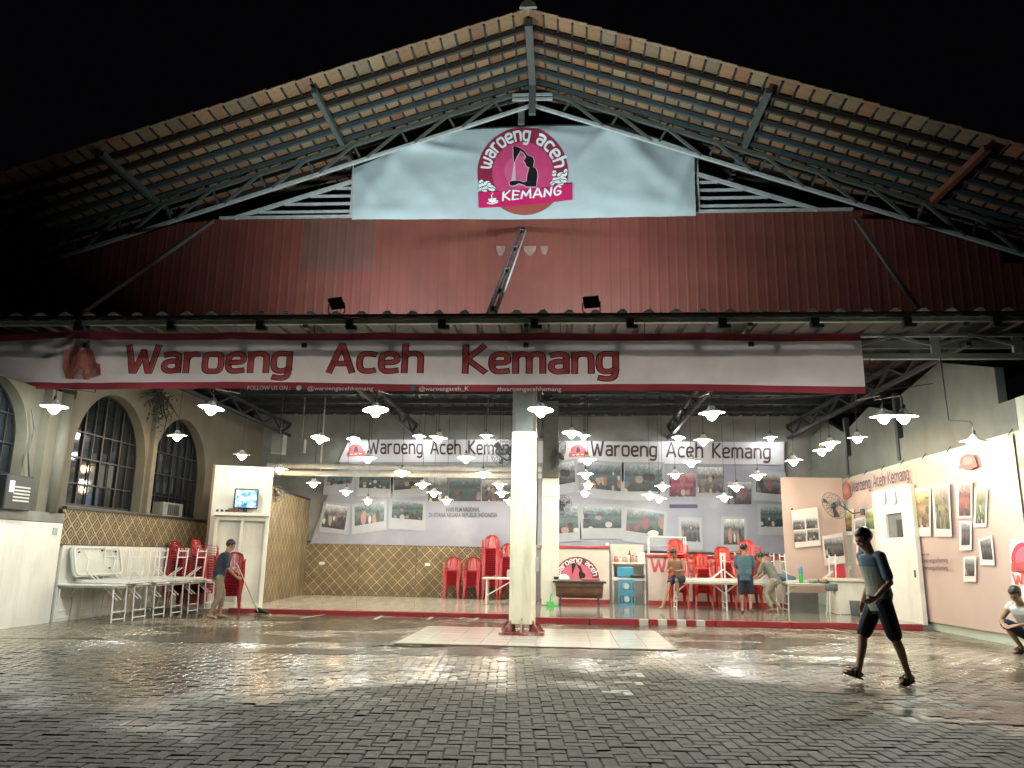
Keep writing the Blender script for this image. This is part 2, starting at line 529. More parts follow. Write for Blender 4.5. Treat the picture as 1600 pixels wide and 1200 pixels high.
mb = MB(); mb.grid(lambda u, v: Vector((-40 + 80 * u, -25 + 80 * v, -.0105)), 4, 4)
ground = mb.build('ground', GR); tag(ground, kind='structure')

# --- interlocking brick pavers, herringbone, each one set a little differently
BW, BL = .112, .224
def brick_verts(hor, dz=0.0):
    L, w = (BL, BW) if hor else (BW, BL)
    g = .0045; c = .008
    x0, x1, y0, y1 = g, L - g, g, w - g
    cx, cy = L / 2, w / 2
    b = [(x0, y0, -.03), (x1, y0, -.03), (x1, y1, -.03), (x0, y1, -.03)]
    m_ = [(x0, y0, -.006), (x1, y0, -.006), (x1, y1, -.006), (x0, y1, -.006)]
    t = [(x0 + c, y0 + c, 0), (x1 - c, y0 + c, 0), (x1 - c, y1 - c, 0), (x0 + c, y1 - c, 0)]
    vs = [Vector((p[0] - cx, p[1] - cy, p[2])) for p in b + m_ + t]
    fs = [(8, 9, 10, 11)] + [(i, (i + 1) % 4, 4 + (i + 1) % 4, 4 + i) for i in range(4)] + [(4 + i, 4 + (i + 1) % 4, 8 + (i + 1) % 4, 8 + i) for i in range(4)]
    return vs, fs, cx, cy
AX = math.radians(4.0)
ca, sa = math.cos(AX), math.sin(AX)
bricks = []
for i in range(-130, 130):
    for j in range(30, 180):
        c = (i - j) % 4
        if c not in (0, 3): continue
        hor = c == 0
        x, y = i * BW, j * BW
        cx = x + (BL if hor else BW) / 2; cy = y + (BW if hor else BL) / 2
        wx, wy = cx * ca - cy * sa, cx * sa + cy * ca
        if wy < 5.0 or wy > 18.6: continue
        lim_l = -.735 * wy - .6; lim_r = .61 * wy + .6
        if wx < max(lim_l, -10.05) or wx > min(lim_r, 8.9): continue
        if wy > 17.2 and wx > -.9: continue
        if wy > 18.15: continue
        if -2.75 < wx < 1.85 and 12.6 < wy < 15.75: continue
        bricks.append((wx, wy, hor))
bricks.sort(key=lambda b: b[0] ** 2 + b[1] ** 2)
def brick_pose():
    k = 2.6 if random.random() < .06 else 1.0
    return random.gauss(0, .0016) - (.004 if k > 1 else 0), random.gauss(0, .009) * k, random.gauss(0, .009) * k, random.gauss(0, .012) * k
bm_h = {}
for hor in (True, False):
    vs, fs, _, _ = brick_verts(hor)
    bm_h[hor] = MB().add(vs, fs).mesh('brick', BR_OBJ)
white_idx = set()
PAINT_SPOTS = [(970, 1081), (981, 1066), (986, 1054), (630, 1062), (655, 1052), (692, 1041), (1250, 985)]
PAINT = mat('road_paint', (.34, .34, .31), .4, var=.25, scale=12, dirt=(.2, .19, .17), dscale=9, damt=.6)
paint_pts = [at(a, b, Z=0) for a, b in PAINT_SPOTS]
def painted(x, y):
    return any(abs(p.x - x) < .14 and abs(p.y - y) < .1 for p in paint_pts)
rest = MB(); wh = MB(); n_ind = 0
for (x, y, hor) in bricks:
    dz, rx, ry, rz = brick_pose()
    if y > 11: rx *= .6; ry *= .6
    # only bricks inside the picture count as the nearest ones
    inside = abs(x + .07 * y) < .66 * y - .05 and y > 5.55
    if painted(x, y):
        vs, fs, _, _ = brick_verts(hor)
        R = Matrix.Rotation(AX + rz, 3, 'Z') @ Matrix.Rotation(rx, 3, 'X') @ Matrix.Rotation(ry, 3, 'Y')
        wh.add([R @ p + Vector((x, y, dz)) for p in vs], fs); continue
    if inside and n_ind < 298:
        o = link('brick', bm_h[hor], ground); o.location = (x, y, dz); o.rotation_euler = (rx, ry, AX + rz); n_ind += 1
    else:
        vs, fs, _, _ = brick_verts(hor)
        R = Matrix.Rotation(AX + rz, 3, 'Z') @ Matrix.Rotation(rx, 3, 'X') @ Matrix.Rotation(ry, 3, 'Y')
        rest.add([R @ p + Vector((x, y, dz)) for p in vs], fs)
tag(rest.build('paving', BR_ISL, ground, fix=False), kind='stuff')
tag(wh.build('painted_paving', PAINT, ground, fix=False), kind='stuff')

# --- standing water: thin sheets that follow the low spots of the yard
def water_mat():
    m, n, l, N, M = node_mat('puddle_water')
    tr = N('BsdfTransparent'); gl = N('BsdfGlossy', Roughness=.16); fr = N('Fresnel', IOR=1.33); mx = N('MixShader')
    tr.inputs['Color'].default_value = (.95, .94, .90, 1)
    g = N('NewGeometry'); nz = N('TexNoise', Scale=5.0, Detail=3.0); l.new(g.outputs['Position'], nz.inputs['Vector'])
    bp = N('Bump', Strength=.06, Distance=.02); l.new(nz.outputs['Fac'], bp.inputs['Height'])
    l.new(bp.outputs[0], gl.inputs['Normal']); l.new(bp.outputs[0], fr.inputs['Normal'])
    l.new(fr.outputs[0], mx.inputs[0]); l.new(tr.outputs[0], mx.inputs[1]); l.new(gl.outputs[0], mx.inputs[2])
    l.new(mx.outputs[0], n['Material Output'].inputs['Surface'])
    return m
WATER = water_mat()
def puddle(x0, x1, y0, y1, thr, seed, step=.07, z=.0045):
    mb = MB(); idx = {}
    def v(i, j):
        if (i, j) not in idx:
            idx[(i, j)] = len(mb.v); mb.v.append(Vector((x0 + i * step, y0 + j * step * .6, z)))
        return idx[(i, j)]
    nx, ny = int((x1 - x0) / step), int((y1 - y0) / (step * .6))
    for i in range(nx):
        for j in range(ny):
            x, y = x0 + (i + .5) * step, y0 + (j + .5) * step * .6
            if -2.8 < x < 1.9 and 12.55 < y < 15.8: continue
            if x > -.9 and y > 17.1: continue
            e = min(i, nx - i, j, ny - j) / (.18 * min(nx, ny))
            f = noise.fractal(Vector((x * .42 + seed, y * .85, seed)), 1, 2.1, 5) + .28 * min(1, e) - .28
            if f > thr: mb.f.append((v(i, j), v(i + 1, j), v(i + 1, j + 1), v(i, j + 1)))
    return tag(mb.build('puddle', WATER, fix=False), kind='structure')
puddle(-9.6, -.8, 12.2, 18.1, -.06, 3.3)
puddle(-1.2, 7.4, 13.0, 17.1, -.02, 9.1)
puddle(-4.5, 5.8, 11.2, 13.0, .02, 5.7)
puddle(2.6, 7.0, 7.6, 11.5, .06, 12.4)

# --- white tiled apron round the middle column
TILE = mat('apron_tile', (.80, .76, .66), .12, var=.08, rnd=.05, dirt=(.32, .29, .24), dscale=1.6, damt=.5)
GROUT = mat('grout', (.20, .18, .16), .6)
pad = MB().box((-.45, 14.18, -.004), (4.46, 3.10, .02)).build('apron', GROUT); tag(pad, kind='structure')
tm = MB().box((0, 0, 0), (.436, .43, .012)).mesh('tile', TILE)
for i in range(10):
    for j in range(7):
        o = link('tile', tm, pad); o.location = (-2.45 + .444 * i, 12.86 + .44 * j, .011 + random.gauss(0, .0006))
        o.rotation_euler = (random.gauss(0, .002), random.gauss(0, .002), 0)

# --- raised hall floor with red kerb
FLO = mat('hall_floor_cement', (.24, .24, .215), .10, var=.22, scale=1.3, dirt=(.13, .13, .12), dscale=.9, damt=.75, bump=.05, bscale=8)
FLT = mat('hall_floor_tile', (.58, .55, .48), .10, var=.07, rnd=.06, dirt=(.3, .28, .24), dscale=1.2, damt=.35)
fl = MB()
fl.prism([(-.75, 17.24, -.02), (9, 17.6, -.02), (9, 25.4, -.02), (-.75, 25.4, -.02)], (0, 0, .13))
fl.build('hall_floor', FLO); tag(bpy.data.objects['hall_floor'], kind='structure')
fb = MB().box((-5.5, 21.85, .02), (9.4, 7.3, .10)).build('tiled_floor', GROUT); tag(fb, kind='structure')
tm2 = MB().box((0, 0, 0), (.592, .592, .012)).mesh('tile', FLT)
for i in range(15):
    for j in range(12):
        x, y = -9.5 + .6 * i, 18.54 + .6 * j
        if x > -.95: continue
        o = link('tile', tm2, fb); o.location = (x, y, .0745 + random.gauss(0, .0005))
RED = mat('kerb_red_paint', (.30, .03, .035), .3, var=.2, scale=5, dirt=(.10, .05, .045), dscale=2.5, damt=.6)
KW = mat('kerb_white_paint', (.6, .56, .5), .35, var=.1, dirt=(.3, .12, .1), dscale=3, damt=.4)
kb = thing('kerb', 'low red painted kerb along the front edge of the hall floor', 'kerb', (0, 17.5, 0)); kb['kind'] = 'structure'
del kb['category']
kx = [-7.8, -5.6, -3.2, -.76]
for a, b in zip(kx, kx[1:]):
    MB().cbox(((a + b) / 2, 18.19, .045), (b - a - .012, .14, .11), .012).build('kerb_stone', RED, kb, world=True)
def ky(x): return 17.24 + (x + .75) * .0369 - .075
for a, b in zip([-.74, .55, 1.6, 3.2, 4.8, 6.2], [.55, 1.6, 3.2, 4.8, 6.2, 7.55]):
    if a == 1.6:
        # worn white kerb blocks with red between them, in front of the drain
        for k in range(8):
            x0 = a + k * .2
            MB().cbox((x0 + .1, ky(x0 + .1), .055), (.192, .15, .13), .01).build('kerb_block', KW if k % 2 == 0 else RED, kb, world=True)
        continue
    xa = (a + b) / 2
    MB().cbox((xa, ky(xa), .055), (b - a - .012, .15, .13), .012, Matrix.Rotation(.0369, 3, 'Z')).build('kerb_stone', RED, kb, world=True)
# white bay dashes painted on the yard
for k, (a, b) in enumerate([((585, 968), (600, 961)), ((668, 968), (680, 961)), ((742, 968), (754, 961)), ((1405, 985), (1470, 998)), ((1450, 982), (1560, 1002)), ((1262, 976), (1330, 990)), ((470, 966), (520, 958))]):
    p, q = at(*a, Z=.0075), at(*b, Z=.0075)
    d = (q - p).normalized(); nrm = Vector((-d.y, d.x, 0)) * .045
    o = MB().add([p + nrm, q + nrm, q - nrm, p - nrm], [(0, 1, 2, 3)]).build('bay_marking', PAINT, fix=False); tag(o, kind='structure')

# ================================================================== HALL SHELL
WHITE = mat('white_wall_paint', (.74, .73, .66), .42, var=.08, scale=2, dirt=(.44, .41, .33), dscale=3.2, damt=.45, streak=.22, bump=.06, bscale=25)
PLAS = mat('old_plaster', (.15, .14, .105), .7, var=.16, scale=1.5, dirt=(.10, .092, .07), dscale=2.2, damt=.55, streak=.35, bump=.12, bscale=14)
GREYW = mat('grey_wall', (.22, .22, .21), .7, var=.15, scale=2, dirt=(.12, .12, .12), dscale=1.5, damt=.5)
DARKM = mat('dark_steel', (.025, .028, .03), .5, metal=.0, var=.2, scale=6)
STEEL = mat('painted_steel', (.095, .107, .095), .45, var=.22, scale=8, dirt=(.13, .09, .06), dscale=5, damt=.5)
LSTEEL = mat('pale_steel', (.42, .43, .41), .4, var=.15, scale=8, dirt=(.2, .16, .12), dscale=5, damt=.4)
CEIL = mat('dark_roof_sheet', (.014, .018, .020), .55, var=.25, scale=3)
GLASSD = mat('dark_window_glass', (.012, .016, .02), .06, var=.2, scale=3, spec=.7)
FRAMED = mat('window_bar_black', (.011, .012, .012), .5, var=.2)
# ceiling under the pent roof and the hall
cl = MB()
nrib = 60
for k in range(nrib):
    x0 = -15 + 26 * k / nrib; x1 = -15 + 26 * (k + 1) / nrib
    zz = [0, .0, .035, .035]
    xs = [x0, x0 + .30, x0 + .33, x1 - .03]
    pts = [(x0, 0), (x0 + .30, 0), (x0 + .33, .04), (x1 - .03, .04), (x1, 0)]
    for a, b in zip(pts, pts[1:]):
        cl.add([(a[0], 13.62, 5.70 + a[1]), (b[0], 13.62, 5.70 + b[1]), (b[0], 25.5, 5.95 + b[1]), (a[0], 25.5, 5.95 + a[1])], [(0, 1, 2, 3)])
ceil = cl.build('ceiling', CEIL, fix=False); tag(ceil, kind='structure')
for y in (15.0, 16.4, 17.8, 19.2, 20.6, 22.0, 23.4):
    MB().box((-2, y, 5.70 + (y - 13.6) * .021 - .075), (25, .07, .13)).build('purlin', DARKM, ceil)
for x in (-9.2, -4.9, -.7, 3.4, 7.2):
    m_ = MB()
    m_.box((x, 19.5, 5.60), (.09, 11.6, .08)); m_.box((x, 19.5, 5.22), (.09, 11.6, .08))
    ys = [13.9 + .8 * k for k in range(15)]
    for k, (a, b) in enumerate(zip(ys, ys[1:])):
        m_.bar((x, a, 5.24 if k % 2 else 5.58), (x, b, 5.58 if k % 2 else 5.24), .05)
    m_.build('ceiling_truss', DARKM, ceil)

# back wall
bw = thing('back_wall', 'long grey rear wall of the hall behind the printed banners', 'wall', (-1, 25.1, 0))
MB().box((-1, 25.14, 2.95), (19, .22, 6.1)).build('wall_face', GREYW, bw, world=True)
BAMB = bamboo_mat('woven_bamboo_back', 'X', .34)
BAMB2 = bamboo_mat('woven_bamboo_side', 'Y', .34)
bx = [-8.35, -6.55, -4.7, -2.85, -1.0]
for a, b in zip(bx, bx[1:]):
    MB().box(((a + b) / 2, 24.93, .90), (b - a - .015, .025, 1.62)).build('bamboo_panel', BAMB, bw, world=True)
MB().box((-4.7, 24.92, 1.74), (7.5, .05, .05)).build('rail', DARKM, bw, world=True)
SOCK = mat('socket_plastic', (.7, .7, .66), .4)
for px_, py_ in ((503, 880), (668, 882), (441, 877)):
    p = at(px_, py_, Y=24.9)
    if px_ == 441: continue
    MB().cbox((p.x, 24.905, p.z), (.17, .03, .09), .006).build('socket', SOCK, bw, world=True)

# bamboo side wall of the left rear corner
sw = thing('bamboo_wall', 'bamboo clad return wall left of the rear bamboo panels', 'wall', (-8.45, 22.6, 0))
SWX = -8.42
a0, a1 = at(418, 765, Y=20.3), at(466, 775, Y=24.9)
MB().prism([(-7.86, 20.32, 0), (-8.30, 24.93, 0), (-8.55, 24.93, 0), (-8.11, 20.32, 0)], (0, 0, 3.05)).build('wall_face', BAMB2, sw, world=True)
MB().prism([(-7.84, 20.35, 3.052), (-8.28, 24.9, 3.052), (-8.57, 24.9, 3.052), (-8.13, 20.35, 3.052)], (0, 0, .06)).build('capping', DARKM, sw, world=True)

# left wall with pointed round arches
LX = -10.1
aw = thing('arched_wall', 'cream plastered left wall with tall dark arched windows', 'wall', (LX, 18, 0))
arches = [(11.6, 13.72), (15.12, 17.92), (18.28, 21.1)]
SILL, SPR, TOPZ = 2.26, 3.35, 5.66
def arch_curve(y0, y1, n=20):
    c = (y0 + y1) / 2; r = (y1 - y0) / 2
    return [(c - r * math.cos(PI * k / n), SPR + (r * math.sin(PI * k / n)) * 1.04) for k in range(n + 1)]
w_ = MB()
def wq(y0, y1, z0, z1):
    w_.add([(LX, y0, z0), (LX, y1, z0), (LX, y1, z1), (LX, y0, z1)], [(0, 1, 2, 3)])
LOWZ = 4.42
def topz(y): return LOWZ if y < 15.0 else TOPZ
edges = [8.0] + [v for a in arches for v in a] + [25.2]
for k in range(0, len(edges), 2):
    a, b = edges[k], edges[k + 1]
    if a < 15.0 < b: wq(a, 15.0, 0, LOWZ); wq(15.0, b, 0, TOPZ)
    else: wq(a, b, 0, topz(a))
w_.add([(LX, 15.0, LOWZ), (LX - .34, 15.0, LOWZ), (LX - .34, 15.0, TOPZ), (LX, 15.0, TOPZ)], [(0, 1, 2, 3)])
w_.add([(LX, 8, LOWZ), (LX - .34, 8, LOWZ), (LX - .34, 15.0, LOWZ), (LX, 15.0, LOWZ)], [(0, 1, 2, 3)])
DEP = .34
for (y0, y1) in arches:
    wq(y0, y1, 0, SILL)
    cv = arch_curve(y0, y1)
    for p, q in zip(cv, cv[1:]):
        w_.add([(LX, p[0], p[1]), (LX, q[0], q[1]), (LX, q[0], topz(y0)), (LX, p[0], topz(y0))], [(0, 1, 2, 3)])
    ol = [(y0, SILL)] + cv + [(y1, SILL), (y0, SILL)]
    for p, q in zip(ol, ol[1:]):
        w_.add([(LX, p[0], p[1]), (LX, q[0], q[1]), (LX - DEP, q[0], q[1]), (LX - DEP, p[0], p[1])], [(0, 1, 2, 3)])
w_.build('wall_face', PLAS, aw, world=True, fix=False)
for (y0, y1) in arches:
    cv = arch_curve(y0, y1)
    xg = LX - DEP + .05
    f_ = MB()
    for p, q in zip([(y0, SILL)] + cv, cv + [(y1, SILL)]):
        f_.bar((xg + .03, p[0], p[1]), (xg + .03, q[0], q[1]), .07, .07, up=(1, 0, 0))
    f_.bar((xg + .03, y0, SILL + .03), (xg + .03, y1, SILL + .03), .07, .07, up=(1, 0, 0))
    fr = f_.build('window_frame', FRAMED, aw, world=True)
    MB().flat([(xg, y, z) for y, z in [(y0, SILL)] + cv + [(y1, SILL)]]).build('pane', GLASSD, fr, world=True)
    c = (y0 + y1) / 2; r = (y1 - y0) / 2
    for k in range(1, 8):
        y = y0 + (y1 - y0) * k / 8
        zt = SPR + 1.04 * math.sqrt(max(0, r * r - (y - c) ** 2))
        MB().bar((xg + .03, y, SILL), (xg + .03, y, zt), .025 if k % 2 else .05, .03, up=(1, 0, 0)).build('window_bar', FRAMED, aw, world=True)
    for z in (2.75, 3.3, 3.85):
        MB().bar((xg + .04, y0, z), (xg + .04, y1, z), .03, .03, up=(1, 0, 0)).build('window_bar', FRAMED, aw, world=True)
MB().box((LX + .09, 14.32, 3.245), (.18, .62, 2.35)).build('pilaster', PLAS, aw, world=True)
MB().tube([(LX + .19, 14.42, 2.07), (LX + .19, 14.42, 4.40)], .13, 12).build('half_column', PLAS, aw, world=True, smooth=True)
MB().box((LX + .06, 18.10, 3.6), (.12, .18, 4.1)).build('pilaster', PLAS, aw, world=True)
# white lower wall and bamboo cladding
lw = thing('low_white_wall', 'white painted low wall below the arched windows', 'wall', (-10, 17, 0))
MB().box((-9.97, 11.9, .93), (.2, 5.8, 1.9)).build('wall_panel', WHITE, lw, world=True)
MB().box((-9.97, 18.2, .73), (.2, 6.6, 1.46)).build('wall_panel', WHITE, lw, world=True)
ya = [14.85, 17.95, 20.1, 21.3]
for k, (a, b) in enumerate(zip(ya, ya[1:])):
    MB().box((-9.93, (a + b) / 2, 1.83), (.05, b - a - .02, .70)).build('bamboo_panel', BAMB2, lw, world=True)
MB().box((-9.92, 18.1, 2.20), (.1, 6.5, .05)).build('rail', DARKM, lw, world=True)
MB().box((-9.905, 18.1, 1.465), (.06, 6.5, .03)).build('rail', DARKM, lw, world=True)
GREYP = mat('grey_ledge', (.2, .2, .18), .6, var=.2)
MB().box((-9.98, 13.9, 1.98), (.24, 1.8, .18)).build('ledge', GREYP, lw, world=True)

# right wall
RX = 7.80
rw = thing('side_wall', 'pale green right wall with a panelled doorway and sloping top', 'wall', (RX + .1, 16, 0))
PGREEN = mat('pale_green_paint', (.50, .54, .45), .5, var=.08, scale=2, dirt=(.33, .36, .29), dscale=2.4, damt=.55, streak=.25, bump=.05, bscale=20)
MB().box((RX + .12, 17.5, 1.82), (.22, 15.4, 3.64)).build('wall_face', PGREEN, rw, world=True)
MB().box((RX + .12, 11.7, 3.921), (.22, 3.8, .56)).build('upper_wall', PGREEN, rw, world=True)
PGREY = mat('grey_green_gable_and_shade', (.14, .155, .135), .6, var=.2, scale=1.5, dirt=(.08, .085, .075), dscale=2, damt=.5, streak=.3)
MB().box((RX + .125, 19.41, 3.921), (.22, 11.58, .56)).build('upper_wall', PGREY, rw, world=True)  # same green wall; shade above the lamps put into this grey
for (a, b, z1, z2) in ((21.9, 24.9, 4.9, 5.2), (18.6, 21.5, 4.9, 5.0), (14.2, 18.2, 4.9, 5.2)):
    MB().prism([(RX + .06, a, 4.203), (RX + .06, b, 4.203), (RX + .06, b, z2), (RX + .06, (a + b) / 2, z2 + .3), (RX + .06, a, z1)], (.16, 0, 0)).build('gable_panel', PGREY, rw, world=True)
MB().box((RX + .05, 18.4, 4.5), (.12, .14, 1.6)).build('post', DARKM, rw, world=True)
MB().box((RX + .05, 21.7, 4.5), (.12, .14, 1.6)).build('post', DARKM, rw, world=True)
for (y, w, z0, z1) in ((12.95, .07, .3, 3.5), (13.06, .04, .3, 3.42), (11.7, .07, .3, 3.5)):
    MB().box((RX - .02, y, (z0 + z1) / 2), (.06, w, z1 - z0)).build('moulding', PGREEN, rw, world=True)
MB().box((RX - .02, 12.3, 3.53), (.06, 1.3, .07)).build('moulding', PGREEN, rw, world=True)
MB().tube([(RX - .03, 13.75, 1.02), (RX - .03, 13.2, 1.0), (RX - .03, 12.6, 1.0)], .018, 8).build('pipe', PGREEN, rw, world=True)

# column of the canopy
CRM = mat('column_cream_paint', (.80, .74, .58), .38, var=.06, scale=3, dirt=(.46, .36, .24), dscale=5.0, damt=.6, streak=.14, bump=.08, bscale=30)
mc = thing('canopy_column', 'thick cream painted canopy column on a flared red foot', 'column', (-.75, 14.6, 0))
s_ = .235; ch = .07
oct_ = [(-s_ + ch, -s_), (s_ - ch, -s_), (s_, -s_ + ch), (s_, s_ - ch), (s_ - ch, s_), (-s_ + ch, s_), (-s_, s_ - ch), (-s_, -s_ + ch)]
MB().prism([(x, y, .2) for x, y in oct_], (0, 0, 3.5)).build('shaft', CRM, mc)
MB().prism([(x * .97, y * .97, 3.7) for x, y in oct_], (0, 0, 1.75)).build('upper_post', STEEL, mc)
FOOT = mat('red_foot_paint', (.26, .045, .04), .4, var=.3, scale=6, dirt=(.5, .45, .38), dscale=7, damt=.85)
MB().prism([(-.40, -.38, .015), (.40, -.38, .015), (.40, .38, .015), (-.40, .38, .015)], (0, 0, .05)).build('base_plate', FOOT, mc)
for k in range(8):
    t = k * PI / 4
    R = Matrix.Rotation(t, 3, 'Z')
    big = .40 if k % 2 == 0 else .46
    MB().prism([R @ Vector(p) for p in ((.2, -.012, .064), (big, -.012, .064), (.2, -.012, .36))], R @ Vector((0, .024, 0))).build('gusset', FOOT, mc)
CAB = mat('black_cable', (.015, .015, .016), .5)
MB().tube([(.245, -.1, 3.6), (.25, -.12, 2.9), (.26, -.09, 2.2), (.25, -.11, 1.6)], .012, 6).build('cable', CAB, mc)
MB().cbox((.262, -.05, 1.25), (.05, .14, .26), .01).build('switch_box', LSTEEL, mc)

rc = thing('rear_column', 'square white column standing behind the canopy column', 'column', (-.36, 21.6, .11))
MB().cbox((0, 0, 1.7), (.46, .46, 3.4), .02).build('shaft', WHITE, rc)
MB().cbox((0, 0, 4.5), (.44, .44, 2.2), .02).build('upper_post', STEEL, rc)
MB().cbox((.0, 0, 2.9), (.49, .49, .03), .006).build('strap', LSTEEL, rc)

# ================================================================== GABLE
RIDGE_X, RIDGE_Z, SL_L, SL_R = -.79, 13.14, .322, .352
YO, YT, YW = 14.72, 17.2, 17.6
def roof_z(x): return RIDGE_Z - (SL_L * (RIDGE_X - x) if x < RIDGE_X else SL_R * (x - RIDGE_X))
TCOLS = [(.27, .135, .062), (.26, .15, .068), (.24, .16, .08), (.29, .125, .058), (.21, .145, .08), (.27, .18, .10), (.30, .155, .078)]
TM = [mat('clay_tile_%s' % w, c, .6, var=.28, scale=9, rnd=.22, dirt=(.14, .12, .09), dscale=6, damt=.6, bump=.2, bscale=30) for w, c in zip(['orange', 'amber', 'ochre', 'red', 'olive', 'pale', 'bright'], TCOLS)]
roof = thing('gable_roof', 'wide tiled gable roof on rafters with open overhang above the red wall', 'roof', (RIDGE_X, 17, 9))
tile_meshes = {}
TL, TW = .335, .5
for si, sl in ((-1, SL_L), (1, SL_R)):
    R = Matrix.Rotation(math.atan(sl) * si, 3, 'Y')
    for k, m_ in enumerate(TM):
        b_ = MB()
        # one pantile seen from below: shallow trough with an edge roll
        prof = [(-.5, .014), (-.36, -.012), (-.12, -.02), (.15, -.012), (.36, .012), (.5, .022)]
        vs = []; n_ = len(prof)
        for yy, zz in prof:
            vs.append(R @ Vector((-TL * .5, yy * TW, zz - .006))); vs.append(R @ Vector((TL * .53, yy * TW, zz + .012)))
        for yy, zz in prof:
            vs.append(R @ Vector((-TL * .5, yy * TW, zz + .012))); vs.append(R @ Vector((TL * .53, yy * TW, zz + .03)))
        fs = []
        for q in range(n_ - 1):
            fs.append((2 * q, 2 * q + 1, 2 * q + 3, 2 * q + 2)); fs.append((2 * n_ + 2 * q, 2 * n_ + 2 * q + 2, 2 * n_ + 2 * q + 3, 2 * n_ + 2 * q + 1))
        o_ = 2 * n_
        fs += [(0, 2 * n_ - 2, o_ + 2 * n_ - 2, o_)] if False else []
        for q in range(n_ - 1):
            fs.append((2 * q, 2 * q + 2, o_ + 2 * q + 2, o_ + 2 * q)); fs.append((2 * q + 1, o_ + 2 * q + 1, o_ + 2 * q + 3, 2 * q + 3))
        fs.append((0, o_, o_ + 1, 1)); fs.append((2 * n_ - 2, 2 * n_ - 1, o_ + 2 * n_ - 1, o_ + 2 * n_ - 2))
        tile_meshes[(si, k)] = b_.add(vs, fs).mesh('tile', m_)
spots = []
for si, sl in ((-1, SL_L), (1, SL_R)):
    cs = math.cos(math.atan(sl)); n_c = 48 if si < 0 else 40
    for i in range(n_c):
        x = RIDGE_X + si * (TL * (i + .5) * cs + .02)
        for j in range(14):
            spots.append((i * (1.0 if j < 5 else 9) + (0 if j < 5 else 100), si, x, YO + TW * (j + .5) - .02, j))
spots.sort()
stuff_t = {}
for q, (_, si, x, y, j) in enumerate(spots):
    k = random.choice([0, 0, 1, 1, 2, 2, 3, 4, 5, 6])
    dz = random.gauss(0, .006); rx = random.gauss(0, .02)
    if q < 298:
        o = link('tile', tile_meshes[(si, k)], roof)
        o.location = Vector((x, y, roof_z(x) + .03 + dz)) - roof.location; o.rotation_euler = (rx, random.gauss(0, .008), random.gauss(0, .012))
    else:
        mb = stuff_t.setdefault(k, MB())
        me = tile_meshes[(si, k)]
        mb.add([p.co + Vector((x, y, roof_z(x) + .03 + dz)) - roof.location for p in me.vertices], [tuple(p.vertices) for p in me.polygons])
for k, mb in stuff_t.items(): tag(mb.build('tile_field', TM[k], roof, fix=False), kind='stuff')
RAFT = mat('rafter_wood', (.032, .027, .022), .6, var=.25, scale=10, rnd=.2)
RAFB = mat('rafter_steel_blue', (.05, .066, .07), .45, var=.25, scale=10)
YR = [YO + .5 * k for k in range(1, 14)]
for si in (-1, 1):
    xe = -16.0 if si < 0 else 12.5
    for k, y in enumerate(YR):
        a = Vector((RIDGE_X + si * .06, y, roof_z(RIDGE_X) - .065)); b = Vector((xe, y, roof_z(xe) - .065))
        MB().bar(a - Vector((0, 0, .01)), b - Vector((0, 0, .01)), .08, .105).build('rafter', RAFB if k in (2, 3, 4) else RAFT, roof, world=True)
    n_b = 46 if si < 0 else 39
    cs = math.cos(math.atan(SL_L if si < 0 else SL_R))
    for i in range(0, n_b + 1):
        x = RIDGE_X + si * (TL * i * cs + .02)
        if i == 0: continue
        MB().box((x, 17.9, roof_z(x) + .002), (.042, 6.3, .03)).build('batten', RAFT, roof, world=True)
MB().box((RIDGE_X, 18.2, RIDGE_Z - .16), (.17, 6.6, .20)).build('ridge_beam', STEEL, roof, world=True)
for x in (-5.55, 4.35): MB().box((x, 17.9, roof_z(x) - .19), (.12, 6.0, .13)).build('purlin', STEEL, roof, world=True)
RUST = mat('red_oxide_steel', (.22, .07, .04), .5, var=.25)
MB().box((8.6, 17.6, roof_z(8.6) - .19), (.14, 5.6, .14)).build('purlin', RUST, roof, world=True)
MB().box((-10.2, 17.6, roof_z(-10.2) - .19), (.12, 5.6, .13)).build('purlin', STEEL, roof, world=True)
RDG = mat('ridge_mortar', (.28, .25, .22), .7, var=.3, scale=12, bump=.3, bscale=40)
for k in range(12):
    m_ = MB()
    pf = [(-.19, -.05), (-.15, .05), (-.06, .12), (.06, .12), (.15, .05), (.19, -.05)]
    y0, y1 = YO - .1 + k * .42, YO - .1 + (k + 1) * .42 + .03
    m_.prism([(RIDGE_X + x, y0, RIDGE_Z + .07 + z + (k % 2) * .01) for x, z in pf], (0, y1 - y0 - .04, 0))
    m_.build('ridge_tile', RDG, roof, world=True)

# front truss
tr = thing('roof_truss', 'grey steel lattice truss under the gable overhang', 'truss', (RIDGE_X, YT, 9))
def tz(x): return roof_z(x) - .30
def bz(x): return tz(x) - .44 - .012 * abs(x - RIDGE_X)
for si, xe in ((-1, -14.6), (1, 11.4)):
    MB().bar((RIDGE_X, YT, tz(RIDGE_X)), (xe, YT, tz(xe)), .09, .09).build('top_chord', STEEL, tr, world=True)
    MB().bar((RIDGE_X, YT + .02, bz(RIDGE_X)), (xe, YT + .02, bz(xe)), .085, .07).build('bottom_chord', LSTEEL, tr, world=True)
    n_p = 12 if si < 0 else 10
    for k in range(n_p):
        xa = RIDGE_X + si * (.9 + 1.18 * k); xb = xa - si * .80 + si * 0
        MB().bar((xa, YT - .02, tz(xa)), (xa + si * .85, YT - .02, bz(xa + si * .85)) if si > 0 else (xa - .85, YT - .02, bz(xa - .85)), .06, .06).build('diagonal', STEEL, tr, world=True)
        xc = xa + si * .30
        MB().bar((xa + si * .05, YT + .05, tz(xa)), (xa + si * -.18, YT + .05, bz(xa - si * .18)), .05, .05).build('web_post', STEEL, tr, world=True)
MB().box((RIDGE_X, YT - .06, 12.52), (.17, .12, .84)).build('king_post', STEEL, tr, world=True)
